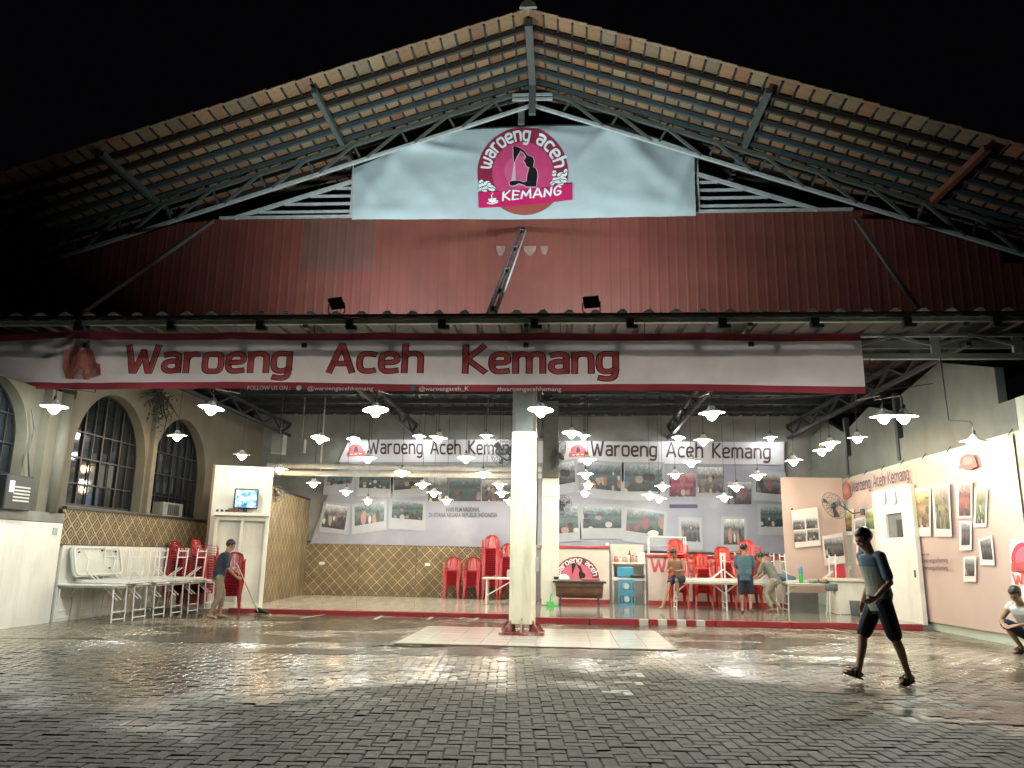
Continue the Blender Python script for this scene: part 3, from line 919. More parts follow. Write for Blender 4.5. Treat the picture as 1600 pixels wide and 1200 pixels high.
MB().box((RIDGE_X - .28, YT + .12, 12.3), (.16, .1, .7)).build('king_post', STEEL, tr, world=True)
for z in (12.62, 12.5): MB().box((RIDGE_X, YT - .09, z), (1.0, .05, .07)).build('gusset', LSTEEL, tr, world=True)

# red corrugated wall
RW = mat('red_sheet_paint', (.150, .040, .028), .5, var=.14, scale=1.6, rnd=.07, hue=.004, dirt=(.13, .035, .03), dscale=.9, damt=.55, bump=.05, bscale=5)
RWB = mat('brown_sheet_paint', (.115, .045, .034), .55, var=.15, scale=1.6, dirt=(.12, .05, .04), dscale=1.2, damt=.4)
rwl = thing('corrugated_wall', 'dull red corrugated sheet wall below the gable banner', 'wall', (0, YW, 5.7))
def wall_top(x): return min(9.62, roof_z(x) - .72)
k = 0
x = -14.9
while x < 11.0:
    x1 = x + .93
    pts = []
    n_c = 4
    for c in range(n_c):
        b0 = x + (x1 - x) * c / n_c; s = (x1 - x) / n_c
        pts += [(b0, 0), (b0 + s * .62, 0), (b0 + s * .72, -.007), (b0 + s * .88, -.007)]
    pts.append((x1 + .02, 0))
    off = -.004 * (k % 2)
    zb = 5.72; zm = 7.55 + (k % 2) * .0
    brown = -7.45 < x < -5.4
    def sheet(z0f, z1f, name, m_, o2):
        vs, fs = [], []
        for (a, d) in pts:
            vs += [(a, YW + d + off + o2, z0f(a)), (a, YW + d + off + o2, z1f(a))]
        for c in range(len(pts) - 1): fs.append((2 * c, 2 * c + 2, 2 * c + 3, 2 * c + 1))
        MB().add(vs, fs).build(name, m_, rwl, world=True, fix=False)
    sheet(lambda a: zb, lambda a: min(8.25, wall_top(a)), 'panel', RW, 0)
    if wall_top(x) > 8.3 and wall_top(x1) > 8.3: sheet(lambda a: 8.2, lambda a: wall_top(a), 'panel', RWB if brown else RW, -.006)
    x = x1; k += 1
GHOST = mat('faded_paint', (.20, .11, .09), .6, var=.3, scale=5)
for (a, b, c, d) in ((775, 384, 790, 400), (800, 383, 814, 396), (818, 384, 838, 400), (844, 384, 857, 398)):
    p, q = at(a, b, Y=YW - .045), at(c, d, Y=YW - .045)
    pl = [(p.x, p.y, p.z), (q.x, p.y, p.z), (q.x - .02, p.y, (p.z + q.z) / 2), ((p.x + q.x) / 2 + .04, p.y, q.z), ((p.x + q.x) / 2 - .05, p.y, q.z + .02), (p.x + .02, p.y, (p.z + q.z) / 2)]
    MB().flat(pl).build('paint_patch', GHOST, rwl, world=True)
MB().box((-.9, YW - .05, 9.63), (15.6, .1, .05)).build('top_flashing', LSTEEL, rwl, world=True)
# dark recess behind the louvre
lo = thing('louvre_screen', 'horizontal grey steel louvre bars filling the gable beside the banner', 'louvre', (RIDGE_X, YW, 9.7))
for z in (9.78, 9.99, 10.20, 10.41, 10.62, 10.83, 11.04):
    xl = RIDGE_X - (RIDGE_Z - 1.13 - z) / SL_L; xr = RIDGE_X + (RIDGE_Z - 1.13 - z) / SL_R
    MB().box(((xl + xr) / 2, YW - .02, z), (xr - xl, .06, .055)).build('slat', LSTEEL, lo, world=True)
for si, sl in ((-1, SL_L), (1, SL_R)):
    z0, z1 = 9.62, 11.95
    MB().bar((RIDGE_X + si * (RIDGE_Z - 1.10 - z0) / sl, YW - .06, z0), (RIDGE_X + si * (RIDGE_Z - 1.10 - z1) / sl, YW - .06, z1), .07, .09).build('raking_rail', LSTEEL, lo, world=True)
for x in (-5.32, 3.26): MB().box((x, YW - .055, 10.35), (.07, .06, 1.45)).build('upright', LSTEEL, lo, world=True)
# tie rods from wall down to the canopy edge
t_ = thing('canopy_tie', 'ladder like twin channel tie from red wall down to canopy edge', 'tie', (-.9, 15.7, 7.5), group='ties holding up the canopy')
pa, pb = at(816, 360, Y=YW - .1), at(769, 488, Y=13.9)
dx = Vector((.062, 0, 0))
for s in (-1, 1): MB().bar(pa + dx * s, pb + dx * s, .065, .08).build('channel', LSTEEL, t_, world=True)
for f in (.02, .27, .55, .78, .97):
    p = pa.lerp(pb, f); MB().box(p, (.11, .06, .10)).build('cross_plate', STEEL, t_, world=True)
for (a, b, lab) in (((332, 346), (128, 489), 'thin steel tie running down to the canopy left of the floodlights'), ((1337, 342), (1438, 487), 'thin steel tie running down to the canopy right of the floodlights')):
    pa, pb = at(*a, Y=YW - .15), at(*b, Y=13.95)
    t_ = thing('canopy_tie', lab, 'tie', pa, group='ties holding up the canopy')
    MB().bar(pa, pb, .075, .075).build('rod', STEEL, t_, world=True)
    MB().box(pb, (.1, .12, .16)).build('end_plate', DARKM, t_, world=True)

# canopy edge: sheet ribs, gutter, truss
ce = thing('canopy_edge', 'corrugated canopy eave with gutter and lattice beam above the long banner', 'canopy', (-1, 13.8, 5.4))
RIBW = mat('rib_end_zinc', (.5, .52, .52), .35, var=.2, scale=10, rnd=.2)
for k in range(52):
    x = -15 + .487 * k
    MB().prism([(x - .10, 13.58, 5.79), (x + .10, 13.58, 5.79), (x + .035, 13.58, 5.845 + random.uniform(-.008, .02)), (x - .035, 13.58, 5.845)], (0, .5, .008)).build('rib', RIBW, ce, world=True)
ZN = mat('eave_zinc', (.30, .33, .29), .45, var=.22, scale=4, dirt=(.08, .08, .07), dscale=3, damt=.5)
MB().box((-2, 13.62, 5.765), (27, .04, .05)).build('edge_trim', DARKM, ce, world=True)
MB().box((-2, 13.70, 5.68), (27, .10, .12)).build('gutter', ZN, ce, world=True)
MB().box((-2, 13.655, 5.705), (27, .03, .025)).build('gutter_lip', LSTEEL, ce, world=True)
for px_ in (120, 265, 405, 545, 690, 835, 985, 1130, 1275, 1420, 1560):
    p = at(px_, 512, Y=13.6)
    MB().box((p.x, 13.66, 5.60), (.14, .12, .16)).box((p.x + .04, 13.63, 5.53), (.2, .1, .07)).build('bracket', DARKM, ce, world=True)
TR2 = mat('eave_truss_grey', (.30, .33, .31), .45, var=.15, scale=6)
for z, h in ((5.43, .05), (5.03, .10)):
    MB().box((-2, 13.92, z), (27, .09, h)).build('truss_chord', TR2, ce, world=True)
MB().box((-2, 13.93, 5.26), (27, .03, .16)).build('web_plate', TR2, ce, world=True)
for k in range(18):
    x = -14.6 + 1.42 * k
    MB().box((x, 13.87, 5.23), (.16, .06, .30)).build('knot_plate', TR2, ce, world=True)
    MB().bar((x, 13.86, 5.22), (x + .71, 13.86, 5.40), .045, .05).build('truss_diagonal', TR2, ce, world=True)
    MB().bar((x + .71, 13.86, 5.40), (x + 1.42, 13.86, 5.22), .045, .05).build('truss_diagonal', TR2, ce, world=True)
# ================================================================== BANNERS
CLOTH = mat('banner_vinyl', (.74, .74, .86), .42, var=.06, scale=2, dirt=(.60, .58, .62), dscale=1.3, damt=.4, transl=.52)
CLOTHR = mat('banner_red_border', (.32, .05, .075), .42, var=.12, scale=3, transl=.3)
INKR = mat('ink_red', (.74, .16, .16), .45, var=.12, scale=6, transl=.45)
INKD = mat('ink_dark', (.045, .02, .03), .5, var=.1)
INKW = mat('ink_white', (.75, .72, .74), .5, var=.08)
FBY = 13.78
fb_ = thing('long_banner', 'long white banner with red borders and red lettering hung along the canopy edge', 'banner', (-2.8, FBY, 4.8))
gx, gz = at(127, 519, Y=FBY).x, at(127, 519, Y=FBY).z
def fdisp(x, z):
    d = .010 * math.sin(x * 1.9 + z) + .006 * math.sin(x * 5.3 - z * 2) + .012 * noise.noise(Vector((x * .8, z * 1.5, 2)))
    dx_, dz_ = x - gx, gz - z
    r = math.hypot(dx_, dz_)
    th = math.atan2(dx_, max(.02, dz_))
    amp = .030 * math.exp(-((r - .55) / .75) ** 2) + .035 * math.exp(-r / .8)
    if dx_ < 0: amp *= 1.0
    d += amp * math.sin(th * 9 + .5) * (1 if r > .05 else r / .05)
    if x < gx: d += .018 * math.sin(dx_ * 2.2 + z * 3.5) * min(1, -dx_)
    return -d
FXL, FXR = -11.6, 5.37
def fz(x, v):
    """v 0 bottom .. 1 top, the cloth sags a little between its ties"""
    t = (x - FXL) / (FXR - FXL)
    zb = 4.40 - .07 * t + .02 * math.sin(x * .8); ztp = 5.53 - .08 * t - .035 * abs(math.sin((x - gx) * 1.05)) ** .7
    if x < gx: ztp -= .03 * math.sin((x - gx) * 2.6)
    return zb + (ztp - zb) * v
def fpt(x, v, off=0.0):
    z = fz(x, v)
    return Vector((x, FBY + fdisp(x, z) - off, z))
def strip(v0, v1, name, m_, nv, off=0.0):
    MB().grid(lambda a, b: fpt(FXL + (FXR - FXL) * a, v0 + (v1 - v0) * b, off), 240, nv).build(name, m_, fb_, smooth=True, world=True, fix=False)
strip(.115, .875, 'cloth', CLOTH, 14)
strip(0, .1145, 'border', CLOTHR, 3)
strip(.8755, 1, 'border', CLOTHR, 3)
def fb_text(text, x0, x1, zb, zcap, w, wo):
    """letters given by photograph pixels: left, right, baseline and cap line"""
    L = text_len(text, .24)
    a, b = at(x0, zb, Y=FBY), at(x1, zb, Y=FBY)
    hgt = at(x0, zcap, Y=FBY).z - a.z
    sx = (b.x - a.x) / L
    def fn(off):
        def f(u, v, k):
            x = a.x + sx * u; z = a.z + (b.z - a.z) * u / L + v * hgt
            return Vector((x, FBY + fdisp(x, z) - off - k * .0004, z))
        return f
    outline_strokes(MB(), text, fn(.010), w, wo, .24).build('letter_outline', INKD, fb_, world=True, fix=False)
    strokes(MB(), text, fn(.022), w, .24).build('lettering', INKR, fb_, world=True, fix=False)
fb_text('Waroeng', 198, 452, 580, 542, .155, .225)
fb_text('Aceh', 515, 657, 580, 541, .155, .225)
fb_text('Kemang', 727, 962, 581, 542, .155, .225)
for text, x0, x1, yb, yh in (('FOLLOW US ON :', 386, 454, 609.5, 9), ('@waroengacehkemang', 480, 583, 610, 10), ('@waroengaceh_K', 654, 733, 610.5, 10), ('#waroengacehkemang', 777, 877, 611, 10)):
    a, b = at(x0, yb, Y=FBY), at(x1, yb, Y=FBY)
    hh = .11 if text[0] != 'F' else .115
    print_text(text, lambda u, v, w_, a=a, b=b: Vector((a.x + (b.x - a.x) * u, FBY + fdisp(a.x + (b.x - a.x) * u, a.z) - .012, a.z + (b.z - a.z) * u + v * hh)), .012).build('lettering', INKW, fb_, world=True, fix=False)
for (px_, py_) in ((467, 606), (645, 606.5)):
    p = at(px_, py_, Y=FBY - .02)
    MB().lathe([(.035, 0), (.05, 0), (.05, .004), (.035, .004)], 14, p, Matrix.Rotation(PI / 2, 3, 'X')).build('round_icon', INKW if px_ < 500 else mat('ink_blue', (.1, .25, .4), .5), fb_, world=True)
# crumpled emblem in the gathered corner
em = [(102, 592), (98, 575), (104, 550), (118, 538), (135, 538), (148, 550), (150, 566), (158, 570), (158, 586), (146, 590), (138, 594)]
def on_f(px_, py_, off):
    p = at(px_, py_, Y=FBY); return Vector((p.x, FBY + fdisp(p.x, p.z) - off, p.z))
c_ = Vector((128, 568, 0))
EMB = mat('ink_faded_red', (.55, .22, .18), .5, var=.25, scale=7, transl=.3)
mb = MB(); n_e = len(em)
rings = 6
for q in range(rings + 1):
    for (a, b) in em:
        mb.v.append(on_f(c_.x + (a - c_.x) * q / rings, c_.y + (b - c_.y) * q / rings, .026))
for q in range(rings):
    for k in range(n_e): mb.f.append((q * n_e + k, q * n_e + (k + 1) % n_e, (q + 1) * n_e + (k + 1) % n_e, (q + 1) * n_e + k))
mb.build('emblem', EMB, fb_, world=True, fix=False)
mb = MB()
for k in range(5):
    x0 = 108 + k * 9
    mb.add([on_f(x0, 588 - k, .036), on_f(x0 + 6, 587 - k, .036), on_f(x0 + 5, 580 - k * 1.4, .036), on_f(x0 + 1, 581 - k, .036)], [(0, 1, 2, 3)])
mb.build('emblem_mark', mat('ink_pale_orange', (.6, .36, .3), .5, transl=.3), fb_, world=True, fix=False)
for k in range(9):
    x = gx + 1.55 * k if k else gx
    if x > FXR: break
    MB().tube([(x, FBY - .03, fz(x, 1) - .03), (x, 13.7, 5.62)], .008, 5).build('tie_cord', CAB, fb_, world=True)

# gable banner
GBY = 17.42
gb = thing('gable_banner', 'big pale sheet banner with round coffee emblem on the gable', 'banner', (-1, GBY, 10.5))
GCL = mat('gable_sheet_cloth', (.47, .53, .535), .6, var=.04, scale=2, transl=.15, bump=.25, bscale=9, dirt=(.40, .45, .45), dscale=.8, damt=.3)
top_e = [(553, 263), (580, 252), (612, 240), (640, 232), (700, 205), (760, 201), (830, 198), (900, 197), (955, 196), (985, 204), (1020, 214), (1050, 224), (1084, 236)]
bot_e = [(550, 343), (620, 343), (720, 342.5), (800, 343), (900, 341), (1000, 339), (1087, 338)]
def ev(e, t):
    x0, x1 = e[0][0], e[-1][0]; x = x0 + (x1 - x0) * t
    for a, b in zip(e, e[1:]):
        if x <= b[0] + 1e-6:
            f = (x - a[0]) / (b[0] - a[0]); return x, a[1] + (b[1] - a[1]) * f
    return e[-1]
FOLDS = [((640, 212), (560, 330), .05, 14), ((640, 226), (740, 240), .06, 7), ((700, 208), (620, 240), .04, 7), ((955, 198), (890, 262), .035, 9), ((955, 200), (1085, 322), .055, 15),
         ((985, 205), (1000, 330), .03, 20), ((1080, 240), (1050, 330), .05, 12), ((610, 242), (690, 330), .04, 16), ((558, 268), (600, 335), .04, 11), ((840, 205), (930, 215), .03, 8), ((1085, 330), (930, 300), .025, 14), ((560, 330), (700, 330), .02, 12)]
def gdisp(px_, py_):
    d = .02 * noise.noise(Vector((px_ * .012, py_ * .02, 1))) + .012 * noise.noise(Vector((px_ * .04, py_ * .05, 7)))
    for (a, b), (c, e), am, wd in FOLDS:
        vx, vy = c - a, e - b; L = math.hypot(vx, vy)
        t = ((px_ - a) * vx + (py_ - b) * vy) / (L * L)
        if -.1 < t < 1.2:
            s = ((px_ - a) * -vy + (py_ - b) * vx) / L
            fall = max(0, min(1, (t + .1) * 6)) * max(0, 1 - max(0, t) / 1.2)
            d += am * math.exp(-(s / wd) ** 2) * fall * 2.3
    return d
def gpt(px_, py_, off=0.0):
    p = at(px_, py_, Y=GBY); return Vector((p.x, GBY - gdisp(px_, py_) - off, p.z))
def gfn(u, v):
    xb, yb = ev(bot_e, u); xt, yt = ev(top_e, u)
    return gpt(xb + (xt - xb) * v, yb + (yt - yb) * v)
MB().grid(gfn, 150, 44).build('cloth', GCL, gb, smooth=True, world=True, fix=False)
MB().tube([gpt(*ev(top_e, k / 40)) + Vector((0, .01, .02)) for k in range(41)], .03, 6).build('hem', CAB, gb, world=True)
ECX, ECY, ER = 817, 270.5, 66
def disc_px(cx, cy, r0, r1, off, a0=0, a1=360, n=48, sy=1.0):
    mb = MB(); nr = 6
    for j in range(nr + 1):
        r = r0 + (r1 - r0) * j / nr
        for i in range(n + 1):
            t = math.radians(a0 + (a1 - a0) * i / n)
            mb.v.append(gpt(cx + r * math.cos(t), cy - r * math.sin(t) * sy, off))
    for j in range(nr):
        for i in range(n): mb.f.append((j * (n + 1) + i, j * (n + 1) + i + 1, (j + 1) * (n + 1) + i + 1, (j + 1) * (n + 1) + i))
    return mb
MAR = mat('ink_maroon', (.26, .022, .05), .5, var=.1, scale=5)
BRN = mat('ink_brown_red', (.30, .07, .05), .5, var=.1, scale=5)
PNK = mat('ink_pink', (.55, .055, .16), .5, var=.12, scale=4)
MAG = mat('ink_magenta', (.50, .014, .10), .5, var=.08, scale=4)
BLK = mat('ink_black', (.008, .007, .009), .5)
WHT = mat('ink_pure_white', (.74, .76, .76), .5)
disc_px(ECX, ECY, 46, 71, .010, -40, 205).build('emblem_ring', MAR, gb, world=True, fix=False)
disc_px(ECX + 2, ECY + 4, 0, 62, .008, 200, 345, 30).build('emblem_base', BRN, gb, world=True, fix=False)
disc_px(ECX, ECY, 0, 48, .016).build('emblem_disc', PNK, gb, world=True, fix=False)
disc_px(812, 268, 0, 24, .018).build('emblem_glow', mat('ink_light_pink', (.60, .10, .22), .5, var=.1), gb, world=True, fix=False)
def arc_text(text, cx, cy, rb, hgt, a0, a1, w, off, fnp, gap=.22):
    L = text_len(text, gap)
    def f(u, v, k):
        t = math.radians(a0 + (a1 - a0) * u / L); r = rb + v * hgt
        return fnp(cx + r * math.cos(t), cy - r * math.sin(t), off + k * .0004)
    return strokes(MB(), text, f, w, gap)
arc_text('waroeng', ECX, ECY, 51, 20, 172, 80, .19, .018, gpt, .26).build('lettering', WHT, gb, world=True, fix=False)
arc_text('aceh', ECX, ECY, 51, 20, 66, 10, .19, .018, gpt, .26).build('lettering', WHT, gb, world=True, fix=False)
def poly_px(pts, off, name, m_):
    tri = tessellate_polygon([[Vector((a, b, 0)) for a, b in pts]])
    MB().add([gpt(a, b, off) for a, b in pts], [tuple(t) for t in tri]).build(name, m_, gb, world=True, fix=False)
def zz(pts): return [(700 + a / 6.667, 180 + b / 6.667) for a, b in pts]
SIL = zz([(755, 358), (775, 362), (795, 378), (832, 428), (862, 436), (884, 448), (897, 480), (885, 545), (915, 560), (930, 600), (933, 640), (925, 690), (918, 750), (815, 750), (800, 735), (740, 715), (690, 740), (660, 742), (645, 730), (640, 705), (665, 692), (700, 690), (740, 688), (800, 706), (822, 692), (824, 650), (832, 610), (845, 565), (850, 548), (830, 545), (812, 525), (806, 500), (788, 482), (805, 462), (815, 445), (790, 398), (756, 380)])
def grow(p, k):
    cx = sum(a for a, b in p) / len(p); cy = sum(b for a, b in p) / len(p); out = []
    n = len(p)
    for i in range(n):
        a, b, c = p[i - 1], p[i], p[(i + 1) % n]
        nx, ny = (c[1] - a[1]), -(c[0] - a[0]); L = math.hypot(nx, ny) or 1
        out.append((b[0] + nx / L * k, b[1] + ny / L * k))
    return out
CLO = zz([(680, 330), (720, 336), (762, 356), (742, 400), (715, 445), (692, 492), (684, 440)])
HAL = mat('ink_halo', (.66, .42, .50), .5)
poly_px(grow(SIL, 1.2), .022, 'figure_halo', HAL); poly_px(grow(CLO, 1.2), .022, 'figure_halo', HAL)
poly_px(SIL, .028, 'figure', BLK); poly_px(CLO, .028, 'figure_cloth', BLK)
poly_px([(803, 254), (805, 254), (806, 284), (799, 285)], .024, 'poured_stream', HAL)
poly_px([(747.5, 301), (797, 300), (846, 294.5), (894.5, 287), (894.5, 313), (846, 318.5), (797, 324), (748, 326)], .034, 'emblem_ribbon', MAG)
def beans(lst, base):
    for k, (cx, cy, rx, ry, rot) in enumerate(lst):
        c, s = math.cos(math.radians(rot)), math.sin(math.radians(rot))
        pts = []
        for i in range(14):
            t = 2 * PI * i / 14; x, y = rx * math.cos(t), ry * math.sin(t)
            pts.append((cx + x * c - y * s, cy + x * s + y * c))
        poly_px(pts, base + k * .001, 'coffee_bean', WHT)
        ln = []
        for i in range(7):
            x = rx * (i / 3 - 1) * .95; y = ry * .28 * math.sin(i / 6 * PI * 2)
            ln.append((cx + x * c - y * s, cy + x * s + y * c))
        vs, fs = ribbon(ln, 1.0)
        MB().add([gpt(p.x, p.y, base + k * .001 + .006) for p in vs], fs).build('bean_crease', BLK, gb, world=True, fix=False)
beans([(752, 287, 4, 5.5, 10), (761, 289, 6.5, 5, -30), (768, 294.5, 7, 4.5, 25), (757, 297, 5, 3.6, 15), (751, 294, 3.5, 4, 0)], .024)
beans([(866, 272, 3.5, 5, 10), (876, 275, 6, 4.6, -25), (883.5, 271, 3.4, 6, 10), (869, 283, 6.5, 4.4, 5), (881, 282, 6, 4.2, 28), (876, 288, 5.5, 2.8, -5), (863, 288, 4, 3, -20)], .036)
L_ = text_len('KEMANG', .25)
def kf(u, v, k):
    t = u / L_
    return gpt(786 + 90 * t + v * 1.0, 314.5 - 9 * t - v * (13 + 1.5 * math.sin(u * 3)), .042 + k * .0004)
strokes(MB(), 'KEMANG', kf, .17, .25).build('lettering', WHT, gb, world=True, fix=False)
poly_px([(763, 312), (776, 310.5), (775, 314), (779, 314.5), (776, 317), (769, 318), (764, 316)], .042, 'cup_icon', WHT)
poly_px([(760, 317.5), (770, 319), (780, 315.5), (778, 318), (770, 320.5), (762, 319.5)], .043, 'cup_icon', WHT)
poly_px([(768, 310), (767, 306), (770, 304), (768.5, 301.5), (771, 304), (769, 306.5), (770, 310)], .042, 'cup_icon', WHT)

# rear wall banners
PH_COOL = photo_mat('print_cool', [(.018, .026, .032), (.04, .062, .072), (.075, .115, .13), (.14, .18, .20), (.34, .37, .39)], 7)
PH_GREY = photo_mat('print_grey', [(.02, .02, .025), (.055, .06, .065), (.12, .12, .13), (.26, .26, .27), (.5, .5, .5)], 8)
PH_WARM = photo_mat('print_warm', [(.04, .025, .012), (.14, .09, .03), (.26, .20, .07), (.35, .33, .12), (.55, .5, .34)], 8)
PH_RED = photo_mat('print_red', [(.05, .01, .012), (.20, .03, .03), (.38, .08, .07), (.42, .2, .16), (.5, .4, .35)], 9)
PH_GREEN = photo_mat('print_green', [(.03, .04, .015), (.10, .13, .04), (.22, .26, .10), (.35, .30, .16), (.55, .55, .4)], 9)
RB = mat('rear_banner_vinyl', (.25, .26, .325), .4, var=.05, scale=1.5, dirt=(.40, .38, .42), dscale=.9, damt=.5)
RBH = mat('rear_banner_header', (.50, .49, .53), .4, var=.04, scale=1.5)
FRM = mat('print_white_frame', (.31, .33, .365), .4, var=.05)
RBY = 24.86
def rear_pt(px_, py_, off=0.0):
    p = at(px_, py_, Y=RBY - off)
    return p
def rear_quad(q, off, name, m_, parent, th=.004):
    pts = [rear_pt(a, b, off) for a, b in q]
    return MB().prism(pts, (0, th, 0)).build(name, m_, parent, world=True)
def sag(px_, top):
    return 0
def rear_banner(name, label, outline_tl, outline_tr, outline_br, outline_bl, head, photos, logo, title):
    t = thing(name, label, 'banner', rear_pt(*outline_tl), group='printed banners across the rear wall')
    (x0, y0), (x1, y1), (x2, y2), (x3, y3) = outline_tl, outline_tr, outline_br, outline_bl
    def fn(u, v):
        a = (x3 + (x2 - x3) * u, y3 + (y2 - y3) * u); b = (x0 + (x1 - x0) * u, y0 + (y1 - y0) * u)
        p = rear_pt(a[0] + (b[0] - a[0]) * v, a[1] + (b[1] - a[1]) * v)
        p.y += .018 + .016 * noise.noise(Vector((p.x * 1.3, p.z * .6, 4))) + .006 * math.sin(p.x * 6)
        return p
    MB().grid(fn, 60, 24).build('sheet', RB, t, smooth=True, world=True, fix=False)
    rear_quad(head, .008, 'header', RBH, t)
    for q, m_, fr in photos:
        if fr:
            cx = sum(a for a, b in q) / 4; cy = sum(b for a, b in q) / 4
            f2 = []
            for i, (a, b) in enumerate(q):
                f2.append((a + (4.5 if a > cx else -4.5), b + (fr if b > cy else -4)))
            rear_quad(f2, .014, 'print_frame', FRM, t)
        rear_quad(q, .020, 'photo_print', m_, t)
    ta, tb, base_a, base_b, cap = title
    L = text_len('Waroeng Aceh Kemang', .25)
    def f(u, v, k):
        s = u / L
        return rear_pt(ta + (tb - ta) * s, base_a + (base_b - base_a) * s - v * cap, .026 + k * .0003)
    strokes(MB(), 'Waroeng Aceh Kemang', f, .155, .25).build('lettering', INKD, t, world=True, fix=False)
    lx, ly = logo
    for r0, r1, m_, of in ((0, 11.5, INKR, .024), (0, 8, mat('ink_rose', (.6, .12, .2), .5), .03)):
        pts = [(lx + r1 * math.cos(math.radians(a)), ly - r1 * .85 * math.sin(math.radians(a))) for a in range(-10, 191, 20)]
        rear_quad(pts, of, 'logo_half_disc', m_, t)
    rear_quad([(lx - 14, ly + 3), (lx + 14, ly), (lx + 14, ly + 7), (lx - 14, ly + 9)], .036, 'logo_ribbon', INKR, t)
    rear_quad([(lx - 2, ly - 6), (lx + 2, ly - 7), (lx + 4, ly - 1), (lx + 3, ly + 2), (lx - 3, ly + 2)], .036, 'logo_figure', INKD, t)
    for k in range(3):
        rear_quad([(lx - 9 + 7 * k, ly + 5.2 - k * .5), (lx - 5 + 7 * k, ly + 5 - k * .5), (lx - 5 + 7 * k, ly + 6.6 - k * .5), (lx - 9 + 7 * k, ly + 7 - k * .5)], .043, 'logo_mark', INKW, t)
    return t
def rq(x0, y0, x1, y1, t=0.0, s=0.0):
    """photo rectangle in pixels; t tilts it, s slants its sides"""
    return [(x0, y0 + t), (x1, y0 - t), (x1 + s, y1 - t), (x0 + s, y1 + t)]
lph = [(rq(513, 739, 553, 757, 2, -4), PH_COOL, 14), (rq(562, 739, 610, 763, -1, -1), PH_COOL, 13), (rq(615, 739, 661, 764, 2, 1), PH_WARM if False else PH_GREY, 13), (rq(669, 745, 699, 783), PH_GREY, 0), (rq(702, 747, 751, 783), PH_COOL, 0),
       (rq(753, 750, 802, 783), PH_GREY, 0), ([(510, 787), (544, 792), (538, 828), (502, 823)], PH_GREY, 8), (rq(554, 788, 600, 818, 4, 0), PH_COOL, 14), (rq(613, 785, 661, 811, -2, -1), PH_COOL, 17)]
lb = rear_banner('rear_banner', 'grey photo collage banner above the bamboo, left half of the rear wall', (545, 686), (812, 686), (812, 856), (484, 849),
                 [(545, 687), (811, 687), (811, 722), (529, 722)], lph, (556, 704), (576, 806, 708, 709.5, 20))
rph = [(rq(852, 724, 897, 757, 4, 2), PH_GREY, 15), (rq(915, 724, 970, 765, -3, 0), PH_COOL, 14), (rq(976, 726, 1034, 768), PH_COOL, 14), (rq(1046, 739, 1087, 776), PH_RED, 0), (rq(1090, 730, 1130, 770), PH_GREY, 0),
       (rq(1137, 753, 1174, 788), PH_GREY, 0), (rq(1181, 740, 1223, 771, -2, 0), PH_GREY, 12), (rq(853, 792, 902, 833, 2, 2), PH_COOL, 14), (rq(911, 792, 971, 825), PH_COOL, 17), (rq(980, 799, 1038, 833, -4, -2), PH_COOL, 17),
       (rq(1046, 788, 1090, 794), mat('ink_violet', (.06, .04, .10), .5), 0), (rq(1064, 812, 1092, 846, -1, 2), PH_GREY, 13), (rq(1131, 811, 1163, 851), PH_GREY, 10), (rq(1188, 792, 1224, 823, 0, 1), PH_COOL, 13)]
rbn = rear_banner('rear_banner', 'grey photo collage banner over the red capped counters on the rear wall', (838, 688), (1226, 690), (1226, 866), (838, 856),
                  [(839, 689), (1225, 691), (1225, 726), (839, 723)], rph, (903, 705), (924, 1203, 711, 716, 21))
INKT = mat('ink_text_grey', (.09, .09, .10), .5)
for tx, x0, x1, yb in (('HARI FILM NASIONAL', 697, 750, 799.5), ('DI ISTANA NEGARA REPUBLIK INDONESIA', 670, 777, 808)):
    a, b = rear_pt(x0, yb, .02), rear_pt(x1, yb, .02)
    print_text(tx, lambda u, v, w_, a=a, b=b: Vector((a.x + (b.x - a.x) * u, a.y, a.z + (b.z - a.z) * u + v * .20)), .02).build('lettering', INKT, lb, world=True, fix=False)

# side banner on the right wall, and its return piece facing the yard
SBX = 7.71
PEACH = mat('peach_banner_vinyl', (.55, .42, .365), .3, var=.05, scale=1.2, dirt=(.56, .42, .38), dscale=.8, damt=.5)
INKP = mat('ink_purple_grey', (.10, .06, .09), .5)
sb = thing('side_banner', 'peach banner with scattered food snapshots along the right wall', 'banner', (SBX, 17.7, 1.9))
def side_pt(px_, py_, off=0.0): return at(px_, py_, X=SBX - off)
def sfn(u, v):
    y = 13.72 + (21.7 - 13.72) * u; z = .2 - .06 * u + (3.55 - .14) * v
    w = .03 * noise.noise(Vector((y * .7, z * .5, 3))) + .02 * math.sin(y * 3.1 + z * 1.2) * max(0, 1 - abs(u - .1) * 3) + .010 * math.sin((y * 1.6 + z) * 5) * noise.noise(Vector((y, z, 9)))
    return Vector((SBX + .035 + w, y, z))
MB().grid(sfn, 110, 40).build('sheet', PEACH, sb, smooth=True, world=True, fix=False)
for k in range(8):
    y = 13.8 + 1.1 * k
    MB().tube([(SBX + .02, y, 3.58), (SBX + .14, y, 3.74)], .008, 5).build('eyelet_cord', CAB, sb, world=True)
def side_quad(q, off, name, m_, th=.004):
    return MB().prism([side_pt(a, b, off) for a, b in q], (th, 0, 0)).build(name, m_, sb, world=True)
def sp_(x0, y0, x1, y1, sl, m_, fr=8, t=0):
    """snapshot on the receding wall: sl = how much its top and bottom edges climb towards the camera"""
    q = [(x0, y0 + sl), (x1, y0 - sl), (x1 + t, y1 + sl * .2), (x0 + t, y1)]
    f2 = [(x0 - 3, y0 + sl - 3), (x1 + 3, y0 - sl - 4), (x1 + t + 3, y1 + fr + sl * .2), (x0 + t - 3, y1 + fr)]
    side_quad(f2, .012, 'print_frame', WHITEF); side_quad(q, .018, 'photo_print', m_)
WHITEF = mat('print_frame_white', (.74, .70, .66), .35, var=.04)
